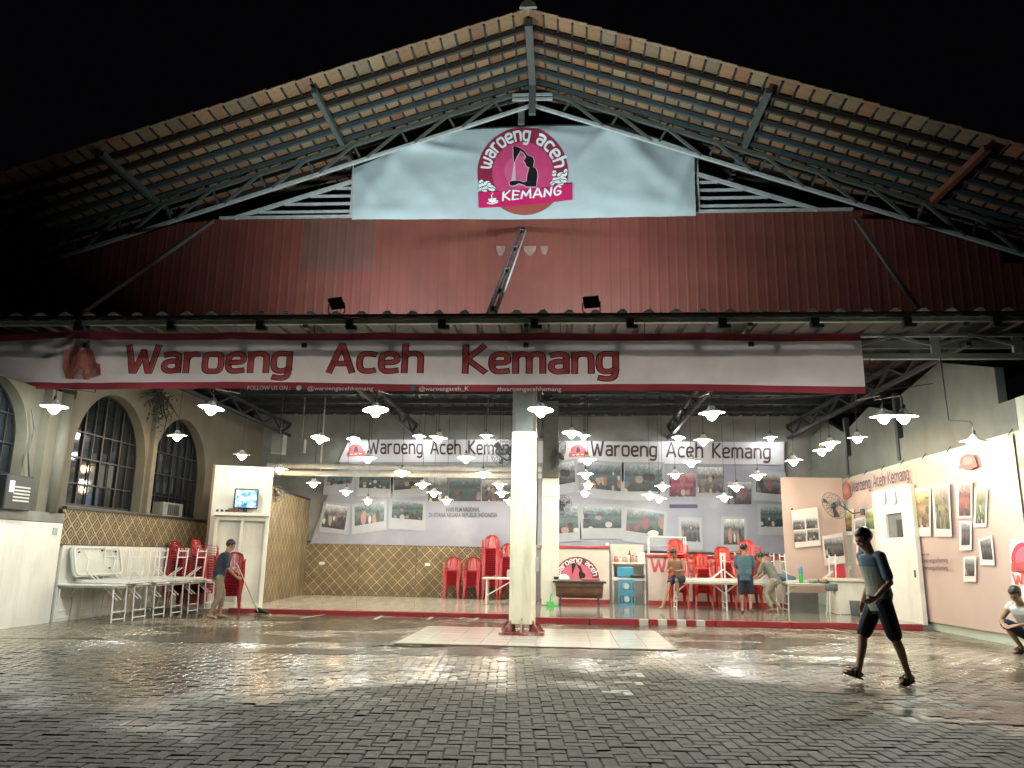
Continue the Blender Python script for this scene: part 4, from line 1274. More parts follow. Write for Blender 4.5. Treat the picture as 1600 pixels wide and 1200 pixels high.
sp_(1336, 812, 1351, 846, 2, PH_GREY, 3); sp_(1341, 850, 1351, 880, 2, PH_GREY, 2)
sp_(1353, 798, 1368, 826, 4, PH_GREEN, 3)
sp_(1316, 800, 1331, 830, 1, PH_WARM, 6)
sp_(1428, 766, 1451, 824, 0, PH_WARM, 14); sp_(1459, 762, 1480, 826, 3, PH_GREEN, 12, 4)
sp_(1498, 757, 1516, 806, 0, PH_RED, 4); sp_(1526, 766, 1540, 818, -2, PH_GREEN, 6, -2)
sp_(1502, 818, 1515, 852, -2, PH_GREY, 8); sp_(1531, 843, 1547, 874, 3, PH_GREY, 9, 4); sp_(1508, 873, 1522, 900, 0, PH_GREY, 9)
L = text_len('Waroeng Aceh Kemang', .25)
a_, b_ = side_pt(1331, 768, .02), side_pt(1421, 748, .02)
def sf(u, v, k):
    p = a_.lerp(b_, u / L); return Vector((p.x - k * .0003, p.y, p.z + v * .26))
strokes(MB(), 'Waroeng Aceh Kemang', sf, .15, .25).build('lettering', INKP, sb, world=True, fix=False)
for cx, cy, rx, ry in ((1321, 767, 6.5, 14), (1512, 722, 13, 13)):
    side_quad([(cx + rx * math.cos(math.radians(a)), cy - ry * math.sin(math.radians(a))) for a in range(0, 360, 24)], .020, 'logo_disc', mat('ink_washed_red', (.45, .14, .12), .5))
    side_quad([(cx + rx * .6 * math.cos(math.radians(a)), cy - 1 - ry * .6 * math.sin(math.radians(a))) for a in range(0, 360, 24)], .026, 'logo_centre', mat('ink_washed_rose', (.52, .26, .22), .5))
    side_quad([(cx - rx * 1.1, cy + ry * .35 + 1), (cx + rx * 1.1, cy + ry * .35 - 2), (cx + rx * 1.1, cy + ry * .75 - 2), (cx - rx * 1.1, cy + ry * .75 + 1)], .032, 'logo_ribbon', mat('ink_washed_red', (.45, .14, .12), .5))
for tx, x0, x1, y0, y1, hh in (('Follow us:', 1434, 1452, 869, 868, .10), ('@waroengacehkemang', 1440, 1481, 879, 878, .13), ('@waroengacehkemang', 1440, 1481, 890, 890, .13)):
    a, b = side_pt(x0, y0, .02), side_pt(x1, y1, .02)
    print_text(tx, lambda u, v, w_, a=a, b=b, hh=hh: a.lerp(b, u) + Vector((0, 0, v * hh)), .02).build('lettering', INKP, sb, world=True, fix=False)
for cy in (876, 886, 896): side_quad([(1433, cy - 3), (1437.5, cy - 3.2), (1437.5, cy + 3), (1433, cy + 3)], .02, 'round_icon', INKP)
# folds of the loose corner of the banner next to the door
# white door let into the banner
dr = thing('white_door', 'white narrow door with small open window beside the peach banner', 'door', side_pt(1400, 960))
dq = [(1368, 768), (1424, 757), (1430, 986), (1372, 975)]
a = [side_pt(*p, .04) for p in dq]
y0, y1 = a[1].y, a[0].y; zt = (a[0].z + a[1].z) / 2; zb = .10
wy0, wy1 = side_pt(1413, 820, .04).y, side_pt(1387, 820, .04).y; wz0, wz1 = side_pt(1400, 840, .04).z, side_pt(1400, 802, .04).z
xf = SBX - .05
m_ = MB()
m_.box((xf, (y0 + wy0) / 2, (zb + zt) / 2), (.06, wy0 - y0, zt - zb)); m_.box((xf, (wy1 + y1) / 2, (zb + zt) / 2), (.06, y1 - wy1, zt - zb))
m_.box((xf, (wy0 + wy1) / 2, (zb + wz0) / 2), (.06, wy1 - wy0, wz0 - zb)); m_.box((xf, (wy0 + wy1) / 2, (wz1 + zt) / 2), (.06, wy1 - wy0, zt - wz1))
m_.build('door_leaf', WHITE, dr, world=True)
GREYD = mat('grey_void', (.16, .17, .16), .6, var=.3)
MB().box((xf + .035, (wy0 + wy1) / 2, (wz0 + wz1) / 2), (.02, wy1 - wy0, wz1 - wz0)).build('window_back', GREYD, dr, world=True)
MB().box((xf + .015, wy0 + .22, wz0 + .2), (.03, .34, .4)).build('dark_shelf', DARKM, dr, world=True)
for (ya_, yb_) in ((y0 - .09, y0), (y1, y1 + .09)): MB().box((xf - .01, (ya_ + yb_) / 2, (zb + zt) / 2), (.09, .085, zt - zb)).build('door_jamb', WHITE, dr, world=True)
MB().cbox((xf - .045, y0 + .12, 1.15), (.03, .05, .16), .008).build('handle', STEEL, dr, world=True)
for k in range(2):
    p = side_pt(1380 + k * 16, 778 + (k % 2) * 0, .10)
    MB().flat([p + Vector((0, .12, .13)), p + Vector((0, -.10, .18)), p + Vector((-.02, -.16, -.12)), p + Vector((-.01, .1, -.16))]).build('pasted_sheet', mat('paper_pale', (.7, .72, .72), .5, var=.1), dr, world=True)
# return piece
rp = thing('return_banner', 'narrow peach banner piece facing the yard in the rear right corner', 'banner', (6.8, 21.72, 1.9))
RPY = 21.72
def rfn(u, v):
    x = 5.98 + (7.64 - 5.98) * u; z = .55 + 3.08 * v
    return Vector((x, RPY + .03 + .05 * noise.noise(Vector((x * .9 + z * .35, z * .3, 6))) + .035 * math.sin((x + z * .5) * 5.5) * u * (1 - v * .6), z))
MB().grid(rfn, 40, 40).build('sheet', PEACH, rp, smooth=True, world=True, fix=False)
def ret_quad(q, off, name, m_): return MB().prism([at(a, b, Y=RPY - off) for a, b in q], (0, .004, 0)).build(name, m_, rp, world=True)
ret_quad([(1236, 798), (1277, 792), (1283, 852), (1243, 856)], .05, 'print_frame', WHITEF)
for (x0, y0_, x1, y1_) in ((1239, 812, 1257, 828), (1259, 810, 1277, 826), (1241, 830, 1259, 847), (1261, 828, 1279, 845)): ret_quad([(x0, y0_), (x1, y0_ - 1), (x1 + .5, y1_ - 1), (x0 + .5, y1_)], .06, 'photo_print', PH_GREY)
ret_quad([(1284, 838), (1316, 832), (1321, 880), (1289, 884)], .07, 'print_frame', WHITEF); ret_quad([(1287, 843), (1316, 838), (1319, 868), (1291, 872)], .08, 'photo_print', PH_GREY)
ret_quad([(1236, 794), (1239, 794), (1239, 797), (1236, 797)], .06, 'round_icon', INKD)
# roll-up banner at the right edge
ru = thing('small_banner', 'small white banner with round red logo against the green wall, partly cut off', 'banner', (RX - .1, 13.2, 0))
RUX = RX - .09
def ru_q(q, off, name, m_): return MB().prism([at(a, b, X=RUX - off) for a, b in q], (.004, 0, 0)).build(name, m_, ru, world=True)
ru_q([(1577, 842), (1640, 835), (1648, 960), (1583, 946)], 0, 'sheet', mat('small_banner_white', (.72, .68, .66), .4))
ru_q([(1599 + 19 * math.cos(math.radians(t)), 872 - 25 * math.sin(math.radians(t))) for t in range(0, 360, 20)], .008, 'logo_ring', mat('ink_red_bright', (.5, .03, .05), .5))
ru_q([(1599 + 13 * math.cos(math.radians(t)), 872 - 18 * math.sin(math.radians(t))) for t in range(0, 360, 20)], .014, 'logo_centre', mat('ink_rose', (.6, .12, .2), .5))
ru_q([(1580, 880), (1620, 876), (1620, 890), (1580, 893)], .02, 'logo_ribbon', INKR)
a, b = at(1584, 912, X=RUX - .02), at(1618, 911, X=RUX - .02)
Lw = text_len('Wa', .25)
strokes(MB(), 'Wa', lambda u, v, k: a.lerp(b, u / Lw * .8) + Vector((-k * .0003, 0, v * .16)), .16, .25).build('lettering', INKR, ru, world=True, fix=False)
a2, b2 = at(1586, 936, X=RUX - .02), at(1618, 935, X=RUX - .02)
strokes(MB(), 'K', lambda u, v, k: a2.lerp(b2, u * .5) + Vector((-k * .0003, 0, v * .2)), .17, .25).build('lettering', INKR, ru, world=True, fix=False)

# ================================================================== LAMPS
SHADE = mat('enamel_shade', (.62, .64, .62), .3, var=.06, transl=.08)
BULBF = mat('bulb_cool_front', (.8, .8, .8), .4, emit=COOL, estr=LAMP_E)
BULBC = mat('bulb_cool', (.8, .8, .8), .4, emit=COOL, estr=LAMP_E_MID)
BULBW = mat('bulb_warm', (.8, .8, .8), .4, emit=WARM, estr=LAMP_E_MID * 1.1)
BULBR = mat('bulb_cool_rear', (.8, .8, .8), .4, emit=COOL, estr=LAMP_E_REAR)
SOC = mat('lamp_socket', (.08, .08, .08), .5)
shade_me = MB().lathe([(.035, .13), (.05, .12), (.07, .075), (.14, .045), (.215, .012), (.222, .004), (.218, .006), (.137, .036), (.065, .064), (.035, .10)], 24).mesh('shade', SHADE, True)
sock_me = MB().lathe([(.018, .20), (.026, .195), (.03, .13), (.026, .07)], 10).mesh('socket', SOC, True)
bprof = [(.026, .075), (.035, .05), (.062, .01), (.078, -.04), (.072, -.085), (.045, -.122), (.001, -.135)]
bprof = [(.03, .07), (.06, .045), (.105, .012), (.11, -.012), (.085, -.055), (.045, -.105), (.001, -.125)]
bm_ = {}
for nm, mm in (('cool_front', BULBF), ('cool', BULBC), ('warm', BULBW), ('rear', BULBR)): bm_[nm] = MB().lathe(bprof, 10).mesh('bulb', mm, True)
def pendant(px_, py_, Y, warm, label, row):
    p = at(px_, py_, Y=Y)
    t = thing('pendant_lamp', label, 'lamp', p, group='enamel pendant lamps under the canopy and hall roof')
    tl = (random.gauss(0, .06), random.gauss(0, .06), random.uniform(0, 6))
    for o_ in (link('shade', shade_me, t), link('socket', sock_me, t)): o_.rotation_euler = tl
    link('bulb', bm_['warm' if warm else 'cool_front' if row == 0 else 'rear' if row >= 6 else 'cool'], t)
    zc = 5.68 + (Y - 13.6) * .021
    if Y < 13.9:
        MB().tube([(0, 0, .19), (0, 0, .30), (0, .05, .36), (0, 13.85 - Y, .50), (0, 13.9 - Y, 5.0 - p.z)], .011, 6).build('arm', DARKM, t)
    else:
        MB().tube([(0, 0, .19), (.004, 0, (zc - p.z) * .5), (0, 0, zc - p.z)], .006, 5).build('cord', CAB, t)
ROWS = [
 (12.75, 'front row by the long banner', [(85, 636, 0), (330, 638, 0), (587, 641, 0), (845, 641, 0), (1112, 646, 0), (1381, 651, 0), (1412, 651, 0)]),
 (17.3, 'second row from the yard', [(277, 681, 1), (500, 685, 1), (685, 684, 1), (893, 677, 1), (1099, 688, 1), (1297, 693, 1), (1340, 684, 1)]),
 (18.9, 'third row from the yard', [(378, 711, 0), (575, 716, 0), (728, 716, 0), (918, 719, 0), (1080, 722, 0), (1240, 720, 0), (1284, 704, 0)]),
 (20.3, 'fourth row from the yard', [(437, 733, 1), (628, 738, 1), (755, 740, 1), (915, 741, 1), (1055, 741, 1), (1184, 743, 1)]),
 (21.3, 'fifth row from the yard', [(490, 755, 0), (660, 757, 0), (780, 757, 0), (919, 757, 0), (1035, 760, 0), (1150, 761, 0)]),
 (22.4, 'sixth row from the yard', [(541, 768, 1), (678, 770, 1), (784, 770, 1), (914, 770, 0), (1015, 774, 1), (1132, 777, 0)]),
 (23.4, 'low hindmost row over the hall floor', [(575, 782, 0), (698, 782, 0), (797, 783, 0), (1030, 779, 0)]),
 (24.25, 'row shining on the rear banners', [(552, 686, 0), (655, 682, 0), (760, 681, 0), (912, 681, 0), (1060, 684, 0), (1204, 684, 0)]),
]
NTH = ['first', 'second', 'third', 'fourth', 'fifth', 'sixth', 'seventh']
for r, (Y, rn, lst) in enumerate(ROWS):
    for k, (a, b, w) in enumerate(lst):
        pendant(a, b, Y, w, '%s white pendant lamp, %s from left, %s' % ('warm' if w else 'cool', NTH[k], rn), r)
pendant(1522, 691, 13.1, 1, 'warm pendant lamp hanging close to the peach side banner', 9)

# floodlights standing on the canopy edge, aimed back at the gable
FBLK = mat('floodlight_black', (.012, .012, .013), .45)
FLENS = mat('floodlight_lens', (.8, .85, .9), .3, emit=(.8, .95, 1), estr=6)
for k, (a, b, tgt, lab) in enumerate((((526, 474), 13.86, (-3.4, 17.4, 9.9), 'black floodlight left on the canopy edge aimed up at the gable'), ((924, 472), 13.86, (1.3, 17.4, 9.9), 'black floodlight on the canopy edge right of the channel tie'))):
    p = at(*a, Y=13.86)
    t = thing('floodlight', lab, 'floodlight', (p.x, 13.86, p.z), group='floodlights on the canopy edge')
    d = (Vector(tgt) - p).normalized()
    q = d.to_track_quat('Y', 'Z').to_matrix()
    MB().cbox((0, 0, 0), (.30, .06, .24), .012, q).build('housing', FBLK, t)
    m_ = MB()
    for j in range(6): m_.box(q @ Vector((-.1 + .04 * j, -.045, 0)), (.008, .03, .2), q)
    m_.build('cooling_fins', FBLK, t)
    MB().box(q @ Vector((0, .034, 0)), (.26, .01, .20), q).build('lens', FLENS, t)
    zb = 5.80 - p.z
    MB().tube([q @ Vector((-.165, 0, 0)), (-.165, .02, -.16), (-.10, .02, zb + .06), (-.10, .02, zb)], .012, 6).tube([q @ Vector((.165, 0, 0)), (.165, .02, -.16), (.10, .02, zb + .06), (.10, .02, zb)], .012, 6).tube([(-.1, .02, zb + .05), (.1, .02, zb + .05)], .014, 6).build('bracket', FBLK, t)
    MB().tube([(-.05, -.02, zb), (-.12, -.05, zb - .01), (-.3, -.05, zb + .01)], .01, 5).build('cable', LSTEEL, t)
    l_ = bpy.data.lights.new('flood_beam', 'AREA'); l_.shape = 'RECTANGLE'; l_.size = .24; l_.size_y = .18; l_.energy = FLOOD_W; l_.color = (.78, .96, 1.0); l_.spread = math.radians(150)
    o = bpy.data.objects.new('flood_beam', l_); COL.objects.link(o); o.parent = t
    o.rotation_euler = d.to_track_quat('-Z', 'Y').to_euler(); o.location = d * .05
# ================================================================== RED PLASTIC CHAIRS
def rnd_rect(w, d, r, n=4):
    pts = []
    for cx, cy, a in ((w / 2 - r, d / 2 - r, 0), (-w / 2 + r, d / 2 - r, 90), (-w / 2 + r, -d / 2 + r, 180), (w / 2 - r, -d / 2 + r, 270)):
        for k in range(n + 1):
            t = math.radians(a + 90 * k / n); pts.append((cx + r * math.cos(t), cy + r * math.sin(t)))
    return pts
def make_chair(col, name):
    m_ = mat(name, col, .28, var=.06, scale=3, rnd=.12, spec=.6)
    out = {}
    # seat: dished slab with rolled front edge (front towards -Y)
    def seat(u, v):
        x = (u - .5) * (.44 - .04 * v); y = -.22 + .42 * v
        z = .43 - .012 * math.sin(PI * u) * math.sin(PI * v) - (.035 * (1 - v / .12) ** 2 if v < .12 else 0)
        z -= .03 * max(0, abs(u - .5) * 2 - .88) / .12
        return Vector((x, y, z))
    a = MB().grid(seat, 8, 8)
    b = MB().grid(lambda u, v: seat(u, v) - Vector((0, 0, .012)), 8, 8)
    a.add(b.v, [tuple(reversed(f)) for f in b.f])
    out['seat'] = a.mesh('seat', m_, True, fix=False)
    # back: rounded shell with three slots
    mb = MB()
    def back(u, v, off=0):
        hw = .205 * (1 if v < .55 else math.sqrt(max(0, 1 - ((v - .55) / .45) ** 2)) * .55 + .45)
        if v > .97: hw *= .75
        x = (u - .5) * 2 * hw; z = .42 + .40 * v
        y = .19 + .09 * v + .055 * (1 - (2 * u - 1) ** 2) + off
        return Vector((x, y, z))
    nu, nv = 14, 10
    for off in (0, .012):
        o = len(mb.v)
        for j in range(nv + 1):
            for i in range(nu + 1): mb.v.append(back(i / nu, j / nv, off))
        for j in range(nv):
            for i in range(nu):
                if i in (3, 6, 7, 10) and 2 <= j <= 6: continue
                f = (o + j * (nu + 1) + i, o + j * (nu + 1) + i + 1, o + (j + 1) * (nu + 1) + i + 1, o + (j + 1) * (nu + 1) + i)
                mb.f.append(f if off else f[::-1])
    k = (nu + 1) * (nv + 1)
    rim = [j * (nu + 1) for j in range(nv + 1)] + [nv * (nu + 1) + i for i in range(1, nu + 1)] + [j * (nu + 1) + nu for j in range(nv - 1, -1, -1)]
    for p, q in zip(rim, rim[1:]): mb.f.append((p, q, q + k, p + k))
    out['backrest'] = mb.mesh('backrest', m_, True, fix=False)
    for sx in (-1, 1):
        for nm, top, bot in (('leg_front%d' % sx, (sx * .20, -.19, .42), (sx * .245, -.25, 0)), ('leg_rear%d' % sx, (sx * .185, .20, .44), (sx * .225, .27, 0))):
            mb = MB(); t, b_ = Vector(top), Vector(bot); w = .035
            inx, iny = -sx, (1 if top[1] < 0 else -1)
            for f in (0, 1):
                c = t.lerp(b_, f); s = w * (1.25 if f == 0 else .8)
                for (x, y) in ((0, 0), (inx * s * 1.3, 0), (inx * s * 1.3, iny * .008), (inx * .008, iny * .008), (inx * .008, iny * s * 1.3), (0, iny * s * 1.3)): mb.v.append(c + Vector((x, y, 0)))
            for i in range(6): mb.f.append((i, (i + 1) % 6, 6 + (i + 1) % 6, 6 + i))
            mb.f.append((6, 7, 8, 9, 10, 11))
            out[nm] = mb.mesh('leg', m_)
        pts = [Vector((sx * .225, -.20, .43)), Vector((sx * .245, -.215, .58)), Vector((sx * .25, -.18, .645)), Vector((sx * .25, .0, .655)), Vector((sx * .235, .16, .66)), Vector((sx * .20, .235, .66))]
        mb = MB()
        for i, p in enumerate(pts):
            wx, wz = (.022, .006)
            d = (pts[min(i + 1, 5)] - pts[max(i - 1, 0)]).normalized(); n_ = Vector((1, 0, 0)); b_ = d.cross(n_)
            mb.v += [p + n_ * wx + b_ * wz, p - n_ * wx + b_ * wz, p - n_ * wx - b_ * wz, p + n_ * wx - b_ * wz]
        for i in range(5):
            for q in range(4): mb.f.append((4 * i + q, 4 * i + (q + 1) % 4, 4 * i + 4 + (q + 1) % 4, 4 * i + 4 + q))
        out['arm%d' % sx] = mb.mesh('armrest', m_)
    return out
CH_DARK = make_chair((.36, .022, .032), 'chair_plastic_crimson')
CH_LIT = make_chair((.50, .030, .022), 'chair_plastic_lit_red')  # brighter copy of the red plastic, lamp light put into its colour
def chair_at(ch, x, y, z, rz, label, group):
    t = thing('plastic_chair', label, 'chair', (x, y, z), rz, group)
    for k, me in ch.items():
        link('seat' if k == 'seat' else 'backrest' if k == 'backrest' else 'leg' if k.startswith('leg') else 'armrest', me, t)
    return t
def stack(ch, x, y, z0, n, rz, where, tone, group, rise=.062, back=(0, 0)):
    for k in range(n):
        fromtop = n - 1 - k
        o = ORD[fromtop] if fromtop < len(ORD) else 'lower'
        if fromtop > 0: o = ('lowest' if k == 0 else o + ' from the top')
        chair_at(ch, x + back[0] * k + random.uniform(-.004, .004), y + back[1] * k + random.uniform(-.004, .004), z0 + rise * k, rz + random.uniform(-.012, .012),
                 '%s plastic chair, %s in the %s' % (tone, o, where), group)
FZ = .081
stack(CH_DARK, at(706, 931, Y=24.15).x, 24.15, FZ, 8, 0, 'leftmost short stack at the rear bamboo', 'crimson', 'chairs stacked against the rear bamboo')
stack(CH_DARK, at(737, 931, Y=24.15).x, 24.15, FZ, 8, 0, 'short stack beside the tallest rear stack', 'crimson', 'chairs stacked against the rear bamboo')
stack(CH_DARK, at(766, 931, Y=24.2).x, 24.2, FZ, 19, 0, 'tallest stack at the rear bamboo', 'crimson', 'chairs stacked against the rear bamboo')
stack(CH_DARK, at(793, 931, Y=24.2).x, 24.2, FZ, 15, 0, 'rear stack half behind the column', 'crimson', 'chairs stacked against the rear bamboo')
stack(CH_LIT, at(1060, 931, Y=21.75).x, 21.75, .11, 17, 0, 'stack behind the shirtless person', 'scarlet', 'chairs stacked behind the right tables')
stack(CH_LIT, at(1098, 931, Y=21.75).x, 21.75, .11, 11, 0, 'lowest stack between two tall right stacks', 'scarlet', 'chairs stacked behind the right tables')
stack(CH_LIT, at(1134, 931, Y=21.75).x, 21.75, .11, 14, 0, 'stack left of the teal shirt', 'scarlet', 'chairs stacked behind the right tables')
stack(CH_LIT, at(1174, 931, Y=21.75).x, 21.75, .11, 17, 0, 'stack behind the teal shirt', 'scarlet', 'chairs stacked behind the right tables')
RL = math.radians(80)
for (a, Y, n, wh) in ((263, 19.15, 13, 'left stack nearest the bamboo panel'), (287, 19.0, 14, 'middle stack behind the left tables'), (320, 19.0, 15, 'stack behind the sweeping person')):
    stack(CH_DARK, at(a, 900, Y=Y).x, Y, .0, n, RL, wh, 'crimson', 'chairs stacked by the left tables', back=(-.006, .002))
stack(CH_DARK, at(362, 900, Y=18.0).x, 18.05, .0, 10, math.radians(20), 'stack in front of the white cabinet', 'crimson', 'chairs stacked by the left tables')

# ================================================================== FOLDING TABLES
TBLW = mat('table_white_laminate', (.70, .69, .63), .3, var=.05, dirt=(.45, .43, .37), dscale=3, damt=.4)
TBLF = mat('table_white_tube', (.72, .72, .70), .35, var=.05)
HT = .72
def make_table(Lx, Wy):
    out = {}
    out['tabletop'] = (MB().cbox((0, 0, HT - .018), (Lx, Wy, .036), .01).mesh('tabletop', TBLW), 'tabletop')
    out['apron'] = (MB().box((0, Wy / 2 - .05, HT - .052), (Lx - .12, .025, .03)).box((0, -Wy / 2 + .05, HT - .052), (Lx - .12, .025, .03)).mesh('apron_rail', TBLF), 'apron_rail')
    for s in (-1, 1):
        x = s * (Lx / 2 - .07)
        mb = MB(); w = Wy / 2 - .06
        for q in (-1, 1): mb.tube([(x, q * w, HT - .04), (x + s * .03, q * w, .0)], .016, 6)
        for z in (.06, .20) if Wy > .5 else (.10,): mb.tube([(x + s * .027, -w, z), (x + s * .027, w, z)], .013, 6)
        mb.tube([(x, -w, HT - .06), (x, w, HT - .06)], .013, 6)
        out['leg%d' % s] = (mb.mesh('leg_frame', TBLF), 'leg_frame')
        mb = MB()
        for q in (-.3, .3): mb.tube([(x + s * .012, q * w, .42), (x - s * .30, q * w, HT - .05)], .011, 6)
        out['br%d' % s] = (mb.mesh('brace', TBLF), 'brace')
    return out
T_A = make_table(1.22, .58)
T_B = make_table(1.36, .60)
def table_at(T, loc, rz, label, group, flip=False, tilt=None):
    t = thing('folding_table', label, 'table', loc, rz, group)
    t.rotation_euler = (PI if flip else 0, 0, rz) if tilt is None else tilt
    for k, (me, nm) in T.items(): link(nm, me, t)
    return t
LG = 'white folding tables along the left wall'
NTHB = ['nearest the yard', 'second from the yard', 'third from the yard', 'fourth from the yard', 'fifth from the yard', 'furthest from the yard']
for k in range(6):
    x = -9.30 + .06 * k
    table_at(T_A, (x, 15.18 + .66 * k, 0), random.uniform(-.02, .02), 'white folding table standing by the left wall, %s' % NTHB[k], LG)
up = [(15.55, 'nearest the leaning table'), (16.35, 'second along the left row'), (17.15, 'third along the left row'), (17.95, 'closest to the crimson chair stacks')]
for k, (y, wh) in enumerate(up):
    table_at(T_A, (-9.22 + .06 * k, y, HT * 2 + .004), random.uniform(-.03, .03), 'upturned white folding table with legs in the air, %s' % wh, LG, flip=True)
# table top leaning on its edge against the wall
LT = mat('translucent_plastic_top', (.50, .52, .46), .35, var=.1, dirt=(.3, .32, .28), dscale=3, damt=.4)
lt = thing('leaning_tabletop', 'loose greyish plastic table top leaning on the left wall above the tables', 'table top', (-9.62, 15.9, HT + .04))
R = Matrix.Rotation(math.radians(-14), 3, 'Y')
rr = rnd_rect(1.75, .62, .12, 5)
MB().prism([R @ Vector((0, x, y + .40)) for x, y in rr], R @ Vector((-.035, 0, 0))).build('panel', LT, lt)
MB().tube([R @ Vector((.02, x * .93, y * .88 + .40)) for x, y in rr + rr[:1]], .018, 6).build('rim', TBLF, lt)
for y in (-.5, .45): MB().tube([R @ Vector((.03, y, .2)), R @ Vector((.05, y + .08, .42)), R @ Vector((.03, y, .62))], .012, 6).build('folded_leg', TBLF, lt)
BK = mat('rubber_black', (.02, .02, .02), .6)
for y, z in ((-.7, .58), (.1, .62), (.6, .6), (.3, .25)): MB().lathe([(.018, 0), (.018, .03)], 8, R @ Vector((.03, y, z)), Matrix.Rotation(PI / 2, 3, 'Y')).build('rubber_foot', BK, lt)
RG = 'white folding tables on the hall floor'
rxs = [at(1093, 912, Y=20.85).x, at(1171, 914, Y=20.75).x, at(1268, 916, Y=20.7).x]
rlab = ['under the seated shirtless person', 'behind the person in teal shirt', 'with dishes, beside the sink']
for k, (x, lb_) in enumerate(zip(rxs, rlab)):
    table_at(T_B, (x, 20.85, .11), random.uniform(-.02, .02), 'white folding table standing on the hall floor, %s' % lb_, RG)
for k, (x, lb_) in enumerate(zip(rxs, ['in front of the red chairs', 'next to the person in teal shirt', 'over the dishes by the sink'])):
    table_at(T_B, (x + .02, 20.98, .11 + HT * 2 + .004), random.uniform(-.03, .03), 'upturned white folding table with splayed braces, %s' % lb_, RG, flip=True)
cx = at(782, 907, Y=21.9).x
wt = thing('side_table', 'small white table behind the canopy column, in front of the chair stacks', 'table', (cx, 21.9, .081))
MB().cbox((0, 0, .70), (.95, .6, .05), .01).build('tabletop', TBLW, wt)
for sx in (-1, 1):
    MB().cbox((sx * .36, 0, .34), (.05, .5, .67), .008).build('end_panel', TBLW, wt)
MB().bar((-.34, -.2, .25), (.30, -.2, .62), .03).build('brace', TBLF, wt)
pl = tag(MB().lathe([(.02, 0), (.07, .005), (.10, .03), (.095, .032), (.06, .012), (.001, .008)], 16, (cx - .12, 21.75, .081 + .726)).build('plate', mat('steel_dish', (.45, .45, .44), .25, metal=.6), None, True), 'small metal plate on the white table behind the column', 'plate')
tag(MB().cbox((cx + .22, 21.85, .081 + .83), (.08, .12, .2), .01).build('box', mat('grey_carton', (.40, .42, .40), .5)), 'small upright grey box on the white table behind the column', 'box')

# ================================================================== CABINET, TV
cb = thing('cabinet', 'tall white wall unit with deep niches and a shelf top on the left', 'cabinet', (-8.4, 20.1, 0))
pa, pb = Vector((-9.25, 19.75, 0)), Vector((-7.80, 20.22, 0))
d = (pb - pa).normalized(); nb = Vector((-d.y, d.x, 0))
def cbx(u0, u1, z0, z1, dep0, dep1, name, m_=WHITE):
    p = [pa + d * u + nb * q for u, q in ((u0, dep0), (u1, dep0), (u1, dep1), (u0, dep1))]
    MB().prism([(a.x, a.y, z0) for a in p], (0, 0, z1 - z0)).build(name, m_, cb, world=True)
Lc = (pb - pa).length
cbx(0, Lc, 0, 3.62, .0, .10, 'back_panel')
cbx(.16, Lc + .02, 2.30, 2.38, -.46, -.003, 'shelf_top')
cbx(.20, .28, 0, 2.297, -.24, -.003, 'side_panel'); cbx(.84, .90, 0, 2.297, -.24, -.003, 'divider'); cbx(Lc - .08, Lc, 0, 2.297, -.24, -.003, 'side_panel')
cbx(.283, .837, .0, .12, -.20, -.003, 'plinth'); cbx(.903, Lc - .083, .0, .12, -.20, -.003, 'plinth')
cbx(.283, .837, 2.18, 2.297, -.235, -.003, 'head_rail'); cbx(.903, Lc - .083, 2.18, 2.297, -.235, -.003, 'head_rail')
cbx(.0, .05, 0, 3.64, -.06, -.003, 'edge_strip', mat('brown_edge', (.2, .12, .07), .6, var=.2))
tp = at(384, 800, Y=19.85); tp.z = 2.381
tv = thing('television', 'small glowing television on the white cabinet shelf', 'television', (tp.x, 19.80, 2.381), math.radians(24))
MB().cbox((0, 0, .36), (.60, .09, .52), .015).build('body', FBLK, tv)
MB().cbox((0, .08, .34), (.40, .10, .34), .03).build('rear_housing', FBLK, tv)
MB().cbox((0, 0, .05), (.10, .06, .1), .01).cbox((0, 0, .012), (.34, .2, .024), .008).build('stand', FBLK, tv)
def tv_mat():
    m, n, l, N, M = node_mat('tv_picture')
    b = n['Principled BSDF']; b.inputs['Base Color'].default_value = (.02, .02, .02, 1)
    tc = N('TexCoord'); v = N('TexNoise', Scale=6.0, Detail=3.0, Distortion=.8); l.new(tc.outputs['Object'], v.inputs['Vector'])
    r = ramp(n, [(.3, (.01, .04, .14)), (.46, (.10, .40, .75)), (.55, (.5, .75, 1)), (.7, (.95, .95, 1))]); l.new(v.outputs['Fac'], r.inputs[0])
    l.new(r.outputs[0], b.inputs['Emission Color']); b.inputs['Emission Strength'].default_value = 1.5
    return m
MB().box((0, -.048, .36), (.53, .006, .45)).build('screen', tv_mat(), tv)
dx_ = at(372, 799, Y=19.7)
tag(MB().cbox((dx_.x - .12, 19.68, 2.381 + .05), (.24, .14, .10), .012).build('decoder_box', mat('brown_box', (.14, .06, .045), .5)), 'small brown box on the shelf left of the television', 'box')
rl = at(345, 802, Y=19.6)
for k in range(3): tag(MB().lathe([(.03, 0), (.04, .03), (.035, .06), (.012, .07), (.001, .072)], 10, (rl.x - .1 + .11 * k, 19.60 + .03 * k, 2.381)).build('small_jar', DARKM, None, True), '%s of three small dark jars on the left of the cabinet shelf' % ['leftmost', 'middle', 'rightmost'][k], 'jar', 'jars on the cabinet shelf')
sp = at(436, 695, Y=20.6)
ls = thing('loudspeaker', 'tall grey speaker box hanging at upper left of the rear hall', 'speaker', sp)
MB().cbox((0, 0, 0), (.34, .3, .55), .015).build('box', mat('speaker_grey', (.22, .23, .21), .6, var=.1), ls)
MB().cbox((0, -.155, 0), (.28, .02, .48), .006).build('grille', mat('speaker_grille', (.14, .15, .14), .7), ls)
MB().bar((0, 0, .27), (0, 0, 5.8 - sp.z), .03).build('hanger', DARKM, ls)
sp = at(471, 697, Y=21.5)
